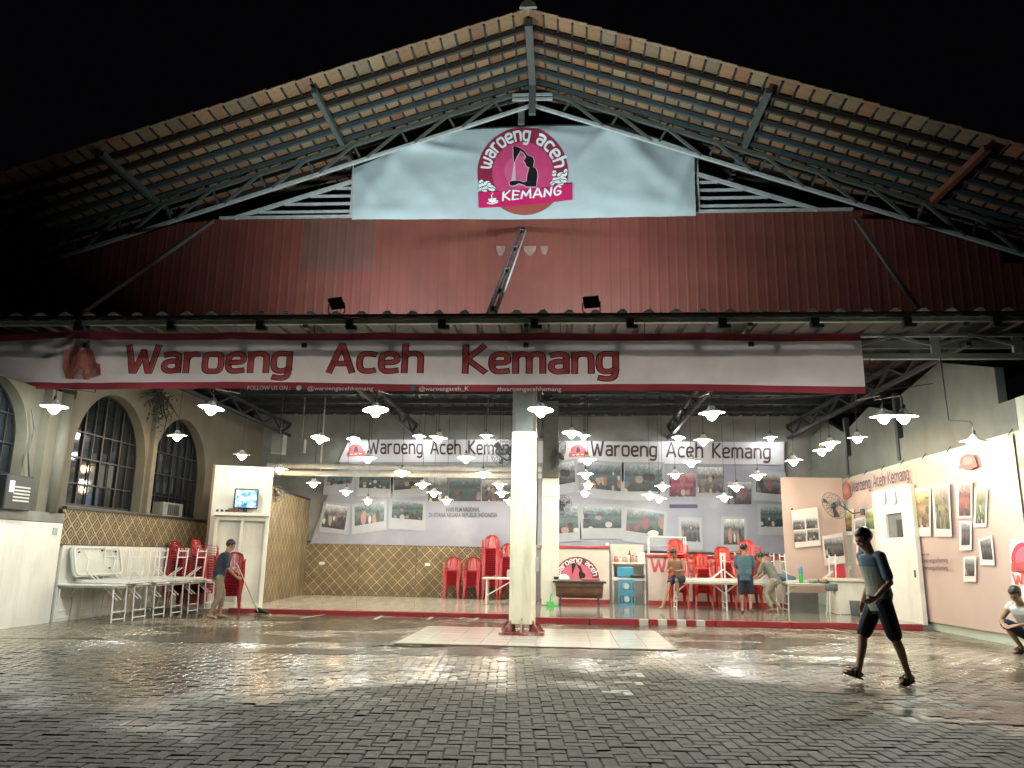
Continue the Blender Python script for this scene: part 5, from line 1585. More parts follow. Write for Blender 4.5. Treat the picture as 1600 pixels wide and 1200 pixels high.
tag(MB().cbox(sp, (.22, .2, .4), .012).bar(sp + Vector((0, 0, .2)), (sp.x, sp.y, 5.8), .025).build('junction_box', mat('speaker_grey', (.22, .23, .21), .6)), 'small grey box hanging right of the tall speaker', 'box')
# pale twin pipes across the hall
for k, (ya, yb) in enumerate(((727, 733), (739, 743))):
    a, b = at(418, ya, Y=20.9), at(806, yb, Y=20.9)
    b.x = -.60
    tag(MB().tube([a, b], .075, 12).tube([a + Vector((1.5, 0, .06)), a + Vector((1.5, 0, 5.7 - a.z))], .015, 5).tube([b + Vector((-1.5, 0, .06)), b + Vector((-1.5, 0, 5.7 - b.z))], .015, 5).build('crossing_pipe', LSTEEL, None, True), 'pale grey pipe crossing the hall, %s of two' % ('upper', 'lower')[k], 'pipe', 'pipes crossing the hall')
# dry climber and cables on the left wall
br = thing('dry_creeper', 'dark bare creeper hanging between the arched windows', 'plant', at(247, 640, X=LX + .15))
o0 = at(247, 612, X=LX + .12)
BRK = mat('bare_twig', (.035, .03, .022), .8)
random.seed(21)
for q in range(16):
    pts = [o0 + Vector((random.uniform(0, .1), random.uniform(-.1, .1), .2))]
    ang = random.uniform(-1.3, 1.1); L_ = random.uniform(.5, 1.5)
    for s in range(6):
        f = s / 5
        pts.append(o0 + Vector((.06 + .25 * f * random.random(), math.sin(ang) * L_ * f + random.uniform(-.05, .05), -abs(math.cos(ang)) * L_ * f * .8 + random.uniform(-.05, .05))))
    MB().tube(pts, [.03 - .0045 * i for i in range(len(pts))], 5).build('stem', BRK, br, world=True)
lf = MB()
for q in range(260):
    c = o0 + Vector((random.uniform(0, .25), random.gauss(0, .28), -abs(random.gauss(0, .45))))
    a = Vector((random.gauss(0, 1), random.gauss(0, 1), random.gauss(0, 1))).normalized() * .05; b = a.cross(Vector((random.random(), random.random(), 1))).normalized() * .018
    lf.add([c - a, c + b, c + a, c - b], [(0, 1, 2, 3)])
tag(lf.build('leaves', BRK, br, world=True, fix=False), kind='stuff')
random.seed(8)
ac = thing('air_conditioner', 'old wall air conditioner box at the far left edge under the first window', 'air conditioner', at(18, 770, X=LX + .2))
MB().cbox((0, 0, 0), (.30, .70, .62), .02).build('case', DARKM, ac)
for k in range(5): MB().box((.155, .05, -.14 + .06 * k), (.012, .42, .028)).build('louvre_slat', LSTEEL, ac)
MB().box((.154, -.22, .1), (.01, .12, .2)).build('control_panel', SOCK, ac)
ac2 = thing('window_fan_unit', 'grey condenser unit standing in the arched window beside the cabinet', 'air conditioner', at(262, 797, X=LX - .05))
MB().cbox((0, 0, 0), (.3, 1.0, .36), .015).build('case', GREYW, ac2)
for k in range(6): MB().box((.155, -.25 + .1 * k, 0), (.012, .06, .26)).build('louvre_slat', DARKM, ac2)
MB().tube([at(148, 640, X=LX + .03), at(155, 680, X=LX + .03), at(143, 712, X=LX + .03), at(127, 770, X=LX + .05)], .012, 5)
tag(MB().tube([at(50, 640, X=LX + .2), at(54, 672, X=LX + .22), at(44, 708, X=LX + .2), at(47, 770, X=LX + .2)], .014, 5).build('wall_cable', CAB), 'thin black cable looping down the pilaster by the first window', 'cable')
tag(MB().cbox(at(86, 830, X=-9.86), (.03, .12, .14), .006).build('wall_socket', LSTEEL), 'small grey socket on the white wall left of the bamboo', 'socket')

# ================================================================== FANS
FANG = mat('fan_dark_grey', (.05, .055, .06), .4)
def fan(px_, py_, Y, r, yaw, arm, label, tilt=0.0):
    p = at(px_, py_, Y=Y)
    t = thing('wall_fan', label, 'fan', p, yaw, 'dark wall fans')
    R = Matrix.Rotation(tilt, 3, 'X')
    mb = MB()
    for k in range(22):
        a = 2 * PI * k / 22
        e = Vector((math.cos(a), 0, math.sin(a)))
        mb.tube([R @ (e * .05 + Vector((0, -.09, 0))), R @ (e * r * .75 + Vector((0, -.085, 0))), R @ (e * r + Vector((0, 0, 0))), R @ (e * r * .75 + Vector((0, .07, 0))), R @ (e * .06 + Vector((0, .09, 0)))], .0035, 4, False)
    for rr_, yy in ((r, 0), (r * .75, -.085), (r * .45, -.09), (r * .75, .07)):
        mb.tube([R @ Vector((rr_ * math.cos(2 * PI * k / 28), yy, rr_ * math.sin(2 * PI * k / 28))) for k in range(29)], .006 if rr_ == r else .004, 5, False)
    tag(mb.build('cage', FANG, t), kind=None)
    for k in range(3):
        a = 2 * PI * k / 3 + .4
        def bl(u, v):
            w = (.25 + .75 * u) * r * .42; a2 = a + (v - .5) * w / (.2 * r + u * r * .6)
            q = .1 * r + u * r * .78
            return R @ Vector((q * math.cos(a2), -.02 + .05 * (v - .5), q * math.sin(a2)))
        MB().grid(bl, 5, 4).build('blade', FANG, t, smooth=True, fix=False)
    MB().lathe([(.001, -.10), (.055, -.09), (.07, .02), (.05, .16), (.001, .18)], 14, (0, 0, 0), R @ Matrix.Rotation(-PI / 2, 3, 'X')).build('motor', FANG, t, True)
    a_ = Vector(arm) - p
    a_ = Matrix.Rotation(-yaw, 3, 'Z') @ a_
    MB().tube([R @ Vector((0, .16, 0)), R @ Vector((0, .2, -.05)), a_ * .6 + Vector((0, .05, -.10)), a_], .018, 6).cbox(a_, (.09, .09, .16), .01).build('arm', FANG, t)
    return t
fan(786, 706, 14.55, .27, math.radians(35), (-.99, 14.6, at(800, 715, Y=14.6).z), 'dark wall fan on the left side of the canopy column', .15)
fan(872, 711, 21.0, .42, math.radians(-68), (-.13, 21.5, at(858, 712, Y=21.5).z), 'big dark fan seen edge on, on the rear column', -.35)
fan(880, 787, 21.5, .24, math.radians(-10), (-.13, 21.55, at(862, 790, Y=21.5).z), 'small round fan lower on the rear column', 0)
fan(1303, 790, 20.6, .36, math.radians(-62), (7.58, 20.3, at(1332, 800, Y=20.3).z), 'dark fan seen edge on, on the peach side banner', .45)
fan(433, 772, 20.7, .22, math.radians(50), (-8.0, 20.9, at(414, 785, Y=20.9).z), 'small dark fan above the bamboo return wall', .2)

# ================================================================== KITCHEN
PINKW = mat('counter_cream_paint', (.66, .58, .52), .42, var=.05, dirt=(.5, .42, .36), dscale=1.4, damt=.4)
CAPR = mat('counter_red_cap', (.34, .05, .05), .35, var=.12)
def counter(name, label, x0, x1, Y, ztop, th=.35):
    t = thing(name, label, 'counter', ((x0 + x1) / 2, Y, .11))
    MB().cbox(((x0 + x1) / 2, Y + th / 2, (.11 + ztop) / 2), (x1 - x0, th, ztop - .11), .012).build('front', PINKW, t, world=True)
    MB().cbox(((x0 + x1) / 2, Y + th / 2, ztop + .038), (x1 - x0 + .06, th + .1, .075), .01).build('top', CAPR, t, world=True)
    MB().box(((x0 + x1) / 2, Y - .012, .17), (x1 - x0, .02, .12)).build('skirting', CAPR, t, world=True)
    return t
CY = 22.55
c1 = counter('logo_counter', 'cream counter with red cap and half round logo behind the brown trough', at(845, 900, Y=CY).x, at(952, 900, Y=CY).x, CY, at(900, 857, Y=CY).z)
c2 = counter('serving_counter', 'long cream counter with red cap and red lettering behind the chair stacks', at(1012, 900, Y=CY).x, at(1226, 900, Y=CY).x, CY, at(1100, 872, Y=CY).z)
def cq(pts, off, name, m_, par): return MB().prism([at(a, b, Y=CY - off) for a, b in pts], (0, .004, 0)).build(name, m_, par, world=True)
LX0, LY0 = 901, 905
def half(r, n=20, a0=0, a1=180): return [(LX0 + r * math.cos(math.radians(a0 + (a1 - a0) * k / n)), LY0 - r * math.sin(math.radians(a0 + (a1 - a0) * k / n))) for k in range(n + 1)]
cq(half(35), .012, 'logo_ring', mat('counter_logo_brown', (.17, .03, .035), .5), c1)
cq(half(25), .018, 'logo_disc', mat('counter_logo_pink', (.62, .14, .20), .5), c1)
arc_text('waroeng aceh', LX0, LY0, 26.5, 8, 168, 12, .2, 0, lambda a, b, o: at(a, b, Y=CY - .026 - o)).build('lettering', INKW, c1, world=True, fix=False)
cq([(893, 878), (900, 882), (897, 890), (894, 898)], .026, 'logo_figure', BLK, c1)
cq([(900, 880), (908, 886), (910, 893), (915, 898), (913, 905), (906, 905), (904, 896), (906, 891)], .026, 'logo_figure', BLK, c1)
a, b = at(1018, 892, Y=CY - .02), at(1075, 893, Y=CY - .02)
Lw = text_len('Waroeng', .25)
strokes(MB(), 'Waroeng', lambda u, v, k: Vector((a.x + 2.2 * u / Lw, CY - .012 - k * .0003, a.z + .36 * v)), .18, .25).build('lettering', mat('counter_letter_rose', (.55, .12, .15), .5), c2, world=True, fix=False)
# brown trough grill
sx = at(905, 930, Y=21.6).x
sg = thing('trough_grill', 'brown half drum grill trough on legs in front of the logo counter', 'grill', (sx, 21.5, .11))
BRT = mat('rusty_brown_drum', (.15, .065, .04), .5, var=.3, scale=6, dirt=(.30, .17, .08), dscale=4, damt=.6)
prof = []
pr = [(-.30 * math.cos(PI * k / 10), .60 - .40 * math.sin(PI * k / 10) ** .8) for k in range(11)]
mb = MB()
for x in (-.64, .64):
    for (y, z) in pr: mb.v.append(Vector((x * (1 - .12 * (.6 - z)), y, z)))
for k in range(10): mb.f.append((k, k + 1, 12 + k, 11 + k))
mb.f.append(tuple(range(11))); mb.f.append(tuple(range(21, 10, -1)))
mb.build('drum', BRT, sg)
MB().cbox((.0, 0, .625), (1.42, .70, .045), .008).build('top_plate', DARKM, sg)
for x in (-.52, .52):
    for y in (-.22, .22): MB().bar((x, y, 0), (x * .95, y * .8, .35), .04).build('leg', DARKM, sg)
MB().box((0, -.31, .50), (1.2, .02, .03)).build('rail', DARKM, sg)
tag(MB().lathe([(.17, 0), (.165, .06), (.12, .13), (.05, .165), (.001, .17)], 18, (sx - .42, 21.45, .765)).build('pot_lid', mat('white_enamel', (.7, .7, .68), .3), None, True), 'white domed pot lid on the left of the brown trough grill', 'lid')
tag(MB().lathe([(.12, 0), (.15, .05), (.15, .10), (.14, .10), (.11, .01), (.001, .01)], 16, (sx - .62, 21.5, .765)).build('cooking_pot', DARKM, None, True), 'dark cooking pot at the left end of the brown trough grill', 'pot')
tag(MB().cbox((sx + .30, 21.45, .80), (.5, .25, .06), .01).build('tray', mat('red_tray', (.45, .12, .12), .4)), 'flat reddish tray on the brown trough grill', 'tray')
gp = at(863, 938, Y=21.0)
sc_ = thing('dustpan', 'small bright green dustpan lying on the hall floor', 'dustpan', (gp.x, 21.0, .11), .5)
GRN = mat('green_plastic', (.05, .45, .07), .35, var=.08)
MB().prism([(-.15, -.1, 0), (.15, -.1, 0), (.12, .12, .02), (-.12, .12, .02)], (0, 0, .015)).prism([(-.12, .11, .02), (.12, .11, .02), (.11, .13, .12), (-.11, .13, .12)], (0, .012, 0)).build('pan', GRN, sc_)
MB().tube([(0, .12, .1), (.05, .2, .25), (.12, .22, .32)], .018, 8).build('handle', GRN, sc_)
# open kitchen shelf
x0, x1 = at(956, 900, Y=22.7).x, at(1009, 900, Y=22.7).x
ks = thing('kitchen_shelf', 'white open kitchen shelf between the two counters', 'shelf', ((x0 + x1) / 2, 22.8, .11))
zs = [at(980, 905, Y=22.55).z, at(980, 880, Y=22.55).z]
MB().cbox(((x0 + x1) / 2, 22.8, zs[0]), (x1 - x0, .55, .09), .008).build('worktop', WHITE, ks, world=True)
MB().cbox(((x0 + x1) / 2, 22.8, zs[1]), (x1 - x0, .5, .04), .006).build('shelf', WHITE, ks, world=True)
MB().cbox((x0 + .26, 22.66, zs[0] / 2 + .04), (.16, .2, zs[0] - .16), .01).build('post', WHITE, ks, world=True)
for x in (x0 + .03, x1 - .03): MB().cbox((x, 22.85, (zs[1] + .11) / 2), (.055, .40, zs[1] - .12), .006).build('upright', WHITE, ks, world=True)
MB().box(((x0 + x1) / 2, 23.12, (zs[0] + zs[1]) / 2 + .25), (x1 - x0, .03, 1.0)).build('back', mat('shelf_back', (.5, .48, .43), .5), ks, world=True)
JC = [(.5, .14, .14), (.62, .6, .56), (.45, .35, .28), (.6, .58, .5), (.55, .2, .16), (.35, .36, .36), (.66, .66, .62)]
jn = ['brick red', 'white', 'brown', 'cream', 'red', 'grey', 'pale']
n_j = 7
for k in range(n_j):
    x = x0 + .12 + (x1 - x0 - .24) * k / (n_j - 1); h = random.uniform(.14, .24)
    r_ = random.uniform(.04, .055)
    t = thing('jar', '%s jar on the upper kitchen shelf, %s from the left' % (jn[k], NTH[k]), 'jar', (x, 22.66 + .02 * (k % 3), zs[1] + .021), group='jars on the kitchen shelf')
    MB().lathe([(r_, 0), (r_ * 1.04, h * .5), (r_, h * .8), (r_ * .6, h * .88)], 12).build('body', mat('jar_' + jn[k].replace(' ', '_'), JC[k], .35), t, True)
    MB().lathe([(r_ * .68, h * .86), (r_ * .68, h), (.001, h * 1.01)], 12).build('lid', mat('jar_lid_dark', (.10, .07, .06), .4), t, True)
tag(MB().lathe([(.035, 0), (.038, .2), (.014, .27), (.014, .33), (.001, .332)], 12, (x0 + .52, 22.8, zs[1] + .021)).build('bottle', mat('bottle_dark', (.03, .03, .02), .15), None, True), 'dark slim bottle standing among jars on the kitchen shelf', 'bottle')
tag(MB().cbox((x1 - .12, 22.7, zs[1] + .16), (.22, .2, .28), .02).build('white_canister', mat('white_enamel', (.7, .7, .68), .3)), 'white square canister at the right end of the kitchen shelf', 'canister')
BLU = mat('blue_plastic', (.07, .30, .46), .35, var=.08)
bq = at(977, 893, Y=22.6)
tag(MB().cbox((bq.x, 22.65, zs[0] + .046 + .15), (.46, .3, .29), .02).build('blue_box', BLU), 'blue plastic box on the kitchen worktop', 'box')
tag(MB().cbox((x1 - .25, 22.62, zs[0] + .046 + .04), (.4, .3, .08), .02).build('cooking_tray', DARKM), 'dark low tray on the right of the kitchen worktop', 'tray')
bc = at(979, 935, Y=22.2)
for k in range(2):
    t = thing('bottle_crate', 'blue plastic crate under the kitchen worktop, %s of two' % ('lower', 'upper')[k], 'crate', (bc.x, 22.30, .11 + .345 * k), group='blue crates under the worktop')
    m_ = MB(); w, dd, h = .44, .30, .335
    for s in (-1, 1):
        m_.box((s * (w / 2 - .01), 0, h / 2), (.02, dd, h)).box((0, s * (dd / 2 - .01), .03), (w - .042, .02, .06)).box((0, s * (dd / 2 - .01), h - .04), (w - .042, .02, .08))
        for q in (-.13, 0, .13): m_.box((q, s * (dd / 2 - .01), h / 2 - .005), (.035, .018, h - .142))
    m_.box((0, 0, .008), (w - .05, dd - .05, .016)).build('crate_body', BLU, t)
    MB().flat([(.08 * math.cos(PI * q / 8), -dd / 2 - .004, h * .5 + .08 * math.sin(PI * q / 8)) for q in range(16)]).build('round_mark', mat('pale_blue_mark', (.4, .55, .65), .5), t)
# glass display case on the counter
zc = c2.location.z + (at(1100, 872, Y=CY).z - .11) + .078
gx0, gx1 = at(1013, 850, Y=CY).x, at(1072, 850, Y=CY).x
gc = thing('display_case', 'empty white framed glass case standing on the serving counter', 'display case', ((gx0 + gx1) / 2, CY + .17, zc))
hz = at(1040, 839, Y=CY).z - zc
m_ = None
for x in (gx0 + .015, gx1 - .015):
    for y in (CY - .02, CY + .34): MB().box((x, y, zc + hz / 2), (.03, .03, hz)).build('post', TBLF, gc, world=True)
for z in (zc + .02, zc + hz * .5, zc + hz): MB().box(((gx0 + gx1) / 2, CY + .16, z), (gx1 - gx0 + .005, .395, .025 if z > zc + .1 else .03)).build('rail_frame' if z < zc + .1 else 'glass_shelf', TBLF if z < zc + .1 or z > zc + hz * .9 else LSTEEL, gc, world=True)
wb = at(1021, 833, Y=CY + .1)
mb = MB(); mb.ball((wb.x, CY + .15, zc + hz + .09), .17, 2, (1, .8, .55))
for p in mb.v: p += Vector((noise.noise(p * 9), noise.noise(p * 9 + Vector((5, 0, 0))), noise.noise(p * 9 + Vector((0, 5, 0))))) * .03
tag(mb.build('plastic_bag', mat('white_bag', (.72, .72, .70), .4, transl=.3), None, True), 'crumpled white bag on top of the glass display case', 'bag')
rs = at(872, 853, Y=CY + .1)
tag(MB().lathe([(.10, 0), (.13, .05), (.12, .13), (.04, .17), (.001, .17)], 14, (at(866, 853, Y=CY).x, CY + .15, at(900, 857, Y=CY).z + .077)).build('red_bowl', mat('red_tray', (.45, .12, .12), .4), None, True), 'red upturned bowl on the logo counter beside the rear column', 'bowl')
tag(MB().ball((at(949, 850, Y=CY).x, CY + .1, at(900, 857, Y=CY).z + .077 + .05), .05, 2).build('white_cup', mat('white_enamel', (.7, .7, .68), .3), None, True), 'small round white cup at the right end of the logo counter', 'cup')

# dishes and things on the right-hand table
tz_ = .11 + HT + .002
def tb(px_, Y=20.75): return at(px_, 905, Y=Y).x
gq = thing('water_bottle', 'green and blue plastic bottle on the table by the sink', 'bottle', (tb(1250), 20.66, tz_))
MB().lathe([(.05, 0), (.055, .03), (.055, .20), (.05, .22)], 14).build('body', GRN, gq, True)
MB().lathe([(.05, .22), (.055, .24), (.05, .36), (.03, .42), (.001, .425)], 14).build('cap', BLU, gq, True)
for k, (a, c, nm) in enumerate(((1268, (.5, .48, .4), 'cream'), (1283, (.45, .4, .2), 'straw coloured'), (1295, (.2, .2, .2), 'grey'))):
    tag(MB().lathe([(.04, 0), (.10, .05), (.13, .11), (.12, .11), (.09, .055), (.001, .02)], 16, (tb(a), 20.62, tz_)).build('bowl', mat('bowl_%d' % k, c, .35), None, True), '%s bowl on the table beside the sink' % nm, 'bowl', 'bowls on the right table')
bx_ = tb(1206)
mb = MB(); mb.ball((bx_, 21.2, tz_ + .95 - .45), .16, 2, (1, .7, .9))
hb = thing('hanging_bag', 'dusky red cloth bag hung over the upturned table legs', 'bag', (bx_, 21.15, tz_ + .5))
mb = MB().ball((0, 0, 0), .2, 2, (1, .6, .8))
for p in mb.v: p += Vector((noise.noise(p * 7), noise.noise(p * 7 + Vector((5, 0, 0))), noise.noise(p * 7 + Vector((0, 5, 0))))) * .04
mb.build('sack', mat('dusky_cloth', (.22, .10, .09), .8, var=.2), hb, True)
MB().tube([(-.08, 0, .12), (-.05, 0, .26), (.05, 0, .26), (.08, 0, .12)], .012, 6).build('strap', DARKM, hb)
mb = MB().ball((tb(1232), 20.95, tz_ + .12), .2, 2, (1.2, .8, .5))
for p in mb.v: p += Vector((noise.noise(p * 6), noise.noise(p * 6 + Vector((5, 0, 0))), noise.noise(p * 6 + Vector((0, 5, 0))))) * .06
tag(mb.build('cloth_heap', mat('blue_cloth', (.10, .18, .26), .8, var=.2), None, True), 'crumpled blue cloth on the table by the green bottle', 'cloth')
st = thing('stool', 'dark round stool in front of the table beside the sink', 'stool', (at(1299, 930, Y=20.2).x, 20.15, .11))
MB().lathe([(.13, .56), (.15, .58), (.15, .70), (.13, .73), (.001, .735)], 16).build('seat', mat('stool_grey', (.10, .11, .12), .5), st, True)
for k in range(4):
    t = PI / 4 + k * PI / 2
    MB().tube([(.10 * math.cos(t), .10 * math.sin(t), .57), (.17 * math.cos(t), .17 * math.sin(t), 0)], .014, 6).build('leg', TBLF, st)
# sink block
sk = thing('sink_block', 'white tiled sink block against the peach banner', 'sink', (7.12, 20.5, .11))
MB().cbox((7.12, 20.5, .50), (.82, .75, .78), .015).build('body', WHITE, sk, world=True)
MB().cbox((7.12, 20.47, .935), (.92, .86, .08), .015).build('basin_rim', mat('sink_rim', (.62, .58, .48), .3), sk, world=True)
MB().tube([(7.3, 20.8, .97), (7.3, 20.8, 1.22), (7.28, 20.65, 1.26), (7.27, 20.58, 1.2)], .018, 8).build('tap', LSTEEL, sk, world=True)
tag(MB().lathe([(.10, 0), (.12, .34), (.13, .35), (.12, .35), (.095, .02), (.001, .02)], 16, (7.05, 19.85, .11)).build('dustbin', mat('bin_grey', (.20, .21, .20), .5), None, True), 'grey open dustbin on the floor in front of the sink', 'bin')
rb_ = thing('red_container', 'red plastic container beside the sink', 'container', (at(1311, 905, Y=21.0).x, 21.05, .11))
REDP = mat('red_plastic', (.50, .03, .06), .35, var=.06)
MB().cbox((0, 0, .42), (.30, .3, .84), .02).build('tub', REDP, rb_)
MB().cbox((0.04, 0, 1.0), (.24, .24, .30), .03).build('canister', REDP, rb_)
MB().cbox((.04, 0, 1.165), (.16, .16, .03), .008).build('lid', REDP, rb_)

# broom held by the sweeping person is built with that person (top level)

for k, (xa, xb, y, za, zb_, sg) in enumerate(((-9.6, -1.0, 15.2, 5.1, 4.95, .35), (-.6, 7.6, 15.9, 5.15, 5.0, .4), (-8.8, 7.5, 19.6, 5.3, 5.2, .3))):
    tag(MB().tube([(xa + (xb - xa) * q / 14, y + .1 * math.sin(q), za + (zb_ - za) * q / 14 - sg * 4 * (q / 14) * (1 - q / 14)) for q in range(15)], .009, 5).build('overhead_cable', CAB),
        ['thin black cable sagging under the ceiling, left of the column', 'thin black cable sagging under the ceiling, right of the column', 'long thin black cable sagging across the deep hall ceiling'][k], 'cable', 'cables under the ceiling')
LEAF = mat('wet_leaf', (.10, .075, .03), .4, var=.4, scale=30)
mb = MB()
for k in range(150):
    y = random.uniform(6, 17); x = random.uniform(-.7 * y, .58 * y)
    if x < -9.7 or x > 7.4 or (-2.8 < x < 1.9 and 12.5 < y < 15.8) or (x > -.9 and y > 17): continue
    a = random.uniform(0, 2 * PI); s = random.uniform(.015, .04)
    d_ = Vector((math.cos(a), math.sin(a), 0)) * s; e_ = Vector((-d_.y, d_.x, 0)) * .45
    c = Vector((x, y, .009))
    mb.add([c - d_, c + e_ + Vector((0, 0, .006)), c + d_, c - e_ + Vector((0, 0, .003))], [(0, 1, 2, 3)])
tag(mb.build('leaf_litter', LEAF, fix=False), kind='stuff')
# ================================================================== PEOPLE
def ring_tube(mb, rings, n=12):
    """rings: (centre, right vector, front vector, half width, half depth)"""
    vs, fs = [], []
    for (c, a, b, ra, rb) in rings:
        for k in range(n):
            t = 2 * PI * k / n
            vs.append(Vector(c) + a * (ra * math.cos(t)) + b * (rb * math.sin(t)))
    m_ = len(rings)
    for i in range(m_ - 1):
        for k in range(n):
            fs.append((i * n + k, i * n + (k + 1) % n, (i + 1) * n + (k + 1) % n, (i + 1) * n + k))
    fs.append(tuple(range(n))[::-1]); fs.append(tuple((m_ - 1) * n + k for k in range(n)))
    mb.add(vs, fs)
def limb(mb, pts, rs, n=10):
    pts = [Vector(p) for p in pts]
    mb.tube(pts, rs, n)
    for p, r in zip(pts, rs): mb.ball(p, r * .985, 2)
def fuse(mb, name, m_, parent, vox, smooth=4):
    """one continuous skin over overlapping shapes"""
    me = mb.mesh('tmp', None, False, True)
    o = bpy.data.objects.new('tmp', me); COL.objects.link(o)
    r = o.modifiers.new('r', 'REMESH'); r.mode = 'VOXEL'; r.voxel_size = vox
    s = o.modifiers.new('s', 'SMOOTH'); s.factor = .5; s.iterations = smooth
    dg = bpy.context.evaluated_depsgraph_get()
    out = bpy.data.meshes.new_from_object(o.evaluated_get(dg)); out.name = name
    COL.objects.unlink(o); bpy.data.objects.remove(o)
    out.materials.clear(); out.materials.append(m_)
    for p in out.polygons: p.use_smooth = True
    return link(name, out, parent)
def person(label, loc, rz, J, skin, hair, vox=.012, shirt=None, shorts=None, long_sleeve=.55, leg_cov=.95, shoes=None, shirt_len=.0, H=1.0, hand_r=.0085):
    t = thing('person', label, 'person', loc, rz)
    V = {k: Vector(v) * H for k, v in J.items()}
    pel, che, nek, hed = V['pel'], V['che'], V['nek'], V['hed']
    shl, shr, hpl, hpr = V['shL'], V['shR'], V['hpL'], V['hpR']
    rs = (shr - shl).normalized(); rp = (hpr - hpl).normalized()
    up_ = (nek - pel).normalized(); fs_ = up_.cross(rs).normalized() * 1; fp = up_.cross(rp).normalized()
    if fs_.dot(V['face'].normalized()) < -.5: fs_ = -fs_; fp = -fp
    def torso(ex):
        rings = []
        spine = [(pel - up_ * .10 * H, .105, .095), (pel - up_ * .03 * H, .158, .115), (pel + up_ * .06 * H, .152, .112), (pel.lerp(che, .55), .132, .098), (che - up_ * .02 * H, .158, .112), (che + up_ * .10 * H, .170, .112), (che.lerp(nek, .72), .155, .092), (nek - up_ * .035 * H, .085, .07)]
        for k, (c, a, b) in enumerate(spine):
            f = k / (len(spine) - 1)
            ra = rp.lerp(rs, f).normalized(); rb = up_.cross(ra).normalized()
            bow = fs_ * (-.012 * H if 2 <= k <= 4 else 0)
            rings.append((c + bow, ra, rb, (a + ex) * H, (b + ex) * H))
        return rings
    # --- body
    mb = MB()
    ring_tube(mb, torso(-.008 if shirt else 0), 16)
    fc = V['face'].normalized()
    hu = (hed - nek).normalized()
    hside = fc.cross(Vector((0, 0, 1))).normalized(); hup = hside.cross(fc).normalized()
    limb(mb, [nek - up_ * .06 * H, nek.lerp(hed, .55)], [.062 * H, .056 * H])
    Rh = Matrix((hside, fc, hup)).transposed()
    def hball(c, r, sc):
        b = MB().ball((0, 0, 0), r * H, 3, sc); mb.add([hed + Rh @ (p + Vector(c) * H) for p in b.v], b.f)
    hball((0, -.012, .022), .098, (.80, .98, .98))     # skull
    hball((0, .025, -.045), .070, (.86, .95, 1.05))    # face
    hball((0, .045, -.095), .034, (1.0, .9, .8))       # chin
    hball((0, .092, -.030), .017, (.75, 1.0, 1.25))    # nose
    hball((0, .080, -.012), .012, (.8, 1, 1.6))
    hball((0, .078, .018), .030, (1.5, .5, .45))       # brow
    hball((0, .082, -.070), .016, (1.5, .7, .6))       # mouth
    for s in (-1, 1):
        hball((s * .080, -.012, -.020), .026, (.35, .7, 1.15))   # ears
        hball((s * .038, .062, -.035), .024, (1, .7, .8))        # cheeks
    for s in 'LR':
        sh, el, wr = V['sh' + s], V['el' + s], V['wr' + s]
        limb(mb, [sh, sh.lerp(el, .5), el, el.lerp(wr, .35), wr], [.054 * H, .046 * H, .038 * H, .037 * H, .026 * H])
        # hand: palm, four fingers, thumb
        d = (V['hd' + s] - wr).normalized()
        pn = V.get('pn' + s, Vector((0, 1, 0))); pn = (pn - d * pn.dot(d)).normalized(); sd = d.cross(pn).normalized()
        pc = wr + d * .052 * H
        ring_tube(mb, [(wr - d * .01 * H, sd, pn, .026 * H, .020 * H), (wr + d * .03 * H, sd, pn, .036 * H, .017 * H), (wr + d * .085 * H, sd, pn, .042 * H, .014 * H), (wr + d * .10 * H, sd, pn, .038 * H, .011 * H)], 10)
        curl = 1.0 if V.get('gr' + s) is None else 2.4
        for k in range(4):
            o = wr + d * .09 * H + sd * (-.031 + .0205 * k) * H
            L_ = (.070, .078, .072, .056)[k] * H
            p = [o]; a = .22 * curl
            dd = d.copy()
            for q in range(3):
                dd = (dd * math.cos(a) + pn * math.sin(a)).normalized(); p.append(p[-1] + dd * L_ * (.42, .33, .25)[q]); pn2 = pn
                a = .30 * curl
            limb(mb, p, [hand_r * H * 1.1, hand_r * H, hand_r * H * .95, hand_r * H * .85], 6)
        o = wr + d * .035 * H - sd * .030 * H
        limb(mb, [o, o + (d * .5 - sd * .5 + pn * .4).normalized() * .035 * H, o + (d * .85 - sd * .45 + pn * .6).normalized() * .068 * H], [hand_r * 1.35 * H, hand_r * 1.15 * H, hand_r * H], 6)
        hp, kn, an, to = V['hp' + s], V['kn' + s], V['an' + s], V['to' + s]
        cb_ = (an - kn).normalized(); back = -(to - an).normalized()
        limb(mb, [hp, hp.lerp(kn, .5), kn, kn.lerp(an, .28) + back * .012 * H, kn.lerp(an, .7), an], [.086 * H, .074 * H, .054 * H, .052 * H, .038 * H, .034 * H])
        fd = (to - an); fl_ = Vector((fd.x, fd.y, fd.z)); fl_.normalize()
        sole = an + Vector((0, 0, -.045 * H)) if 'so' + s not in V else V['so' + s]
        limb(mb, [an - fl_ * .03 * H + (sole - an) * .6, an.lerp(to, .5) + (sole - an) * .35, to], [.036 * H, .038 * H, .024 * H], 8)
        sdv = fl_.cross(Vector((0, 0, 1))).normalized()
        for k in range(5):
            q = to + sdv * (-.034 + .017 * k) * H * (1 if s == 'L' else -1)
            limb(mb, [q - fl_ * .03 * H, q + fl_ * (.035 - .005 * k) * H], [.012 * H, (.012 if k == 0 else .0085) * H], 6)
    body = fuse(mb, 'body', skin, t, vox, 2)
    # --- hair cap
    hb = MB()
    b = MB().ball((0, 0, 0), .106 * H, 3, (.84, .98, .96))
    vs = []
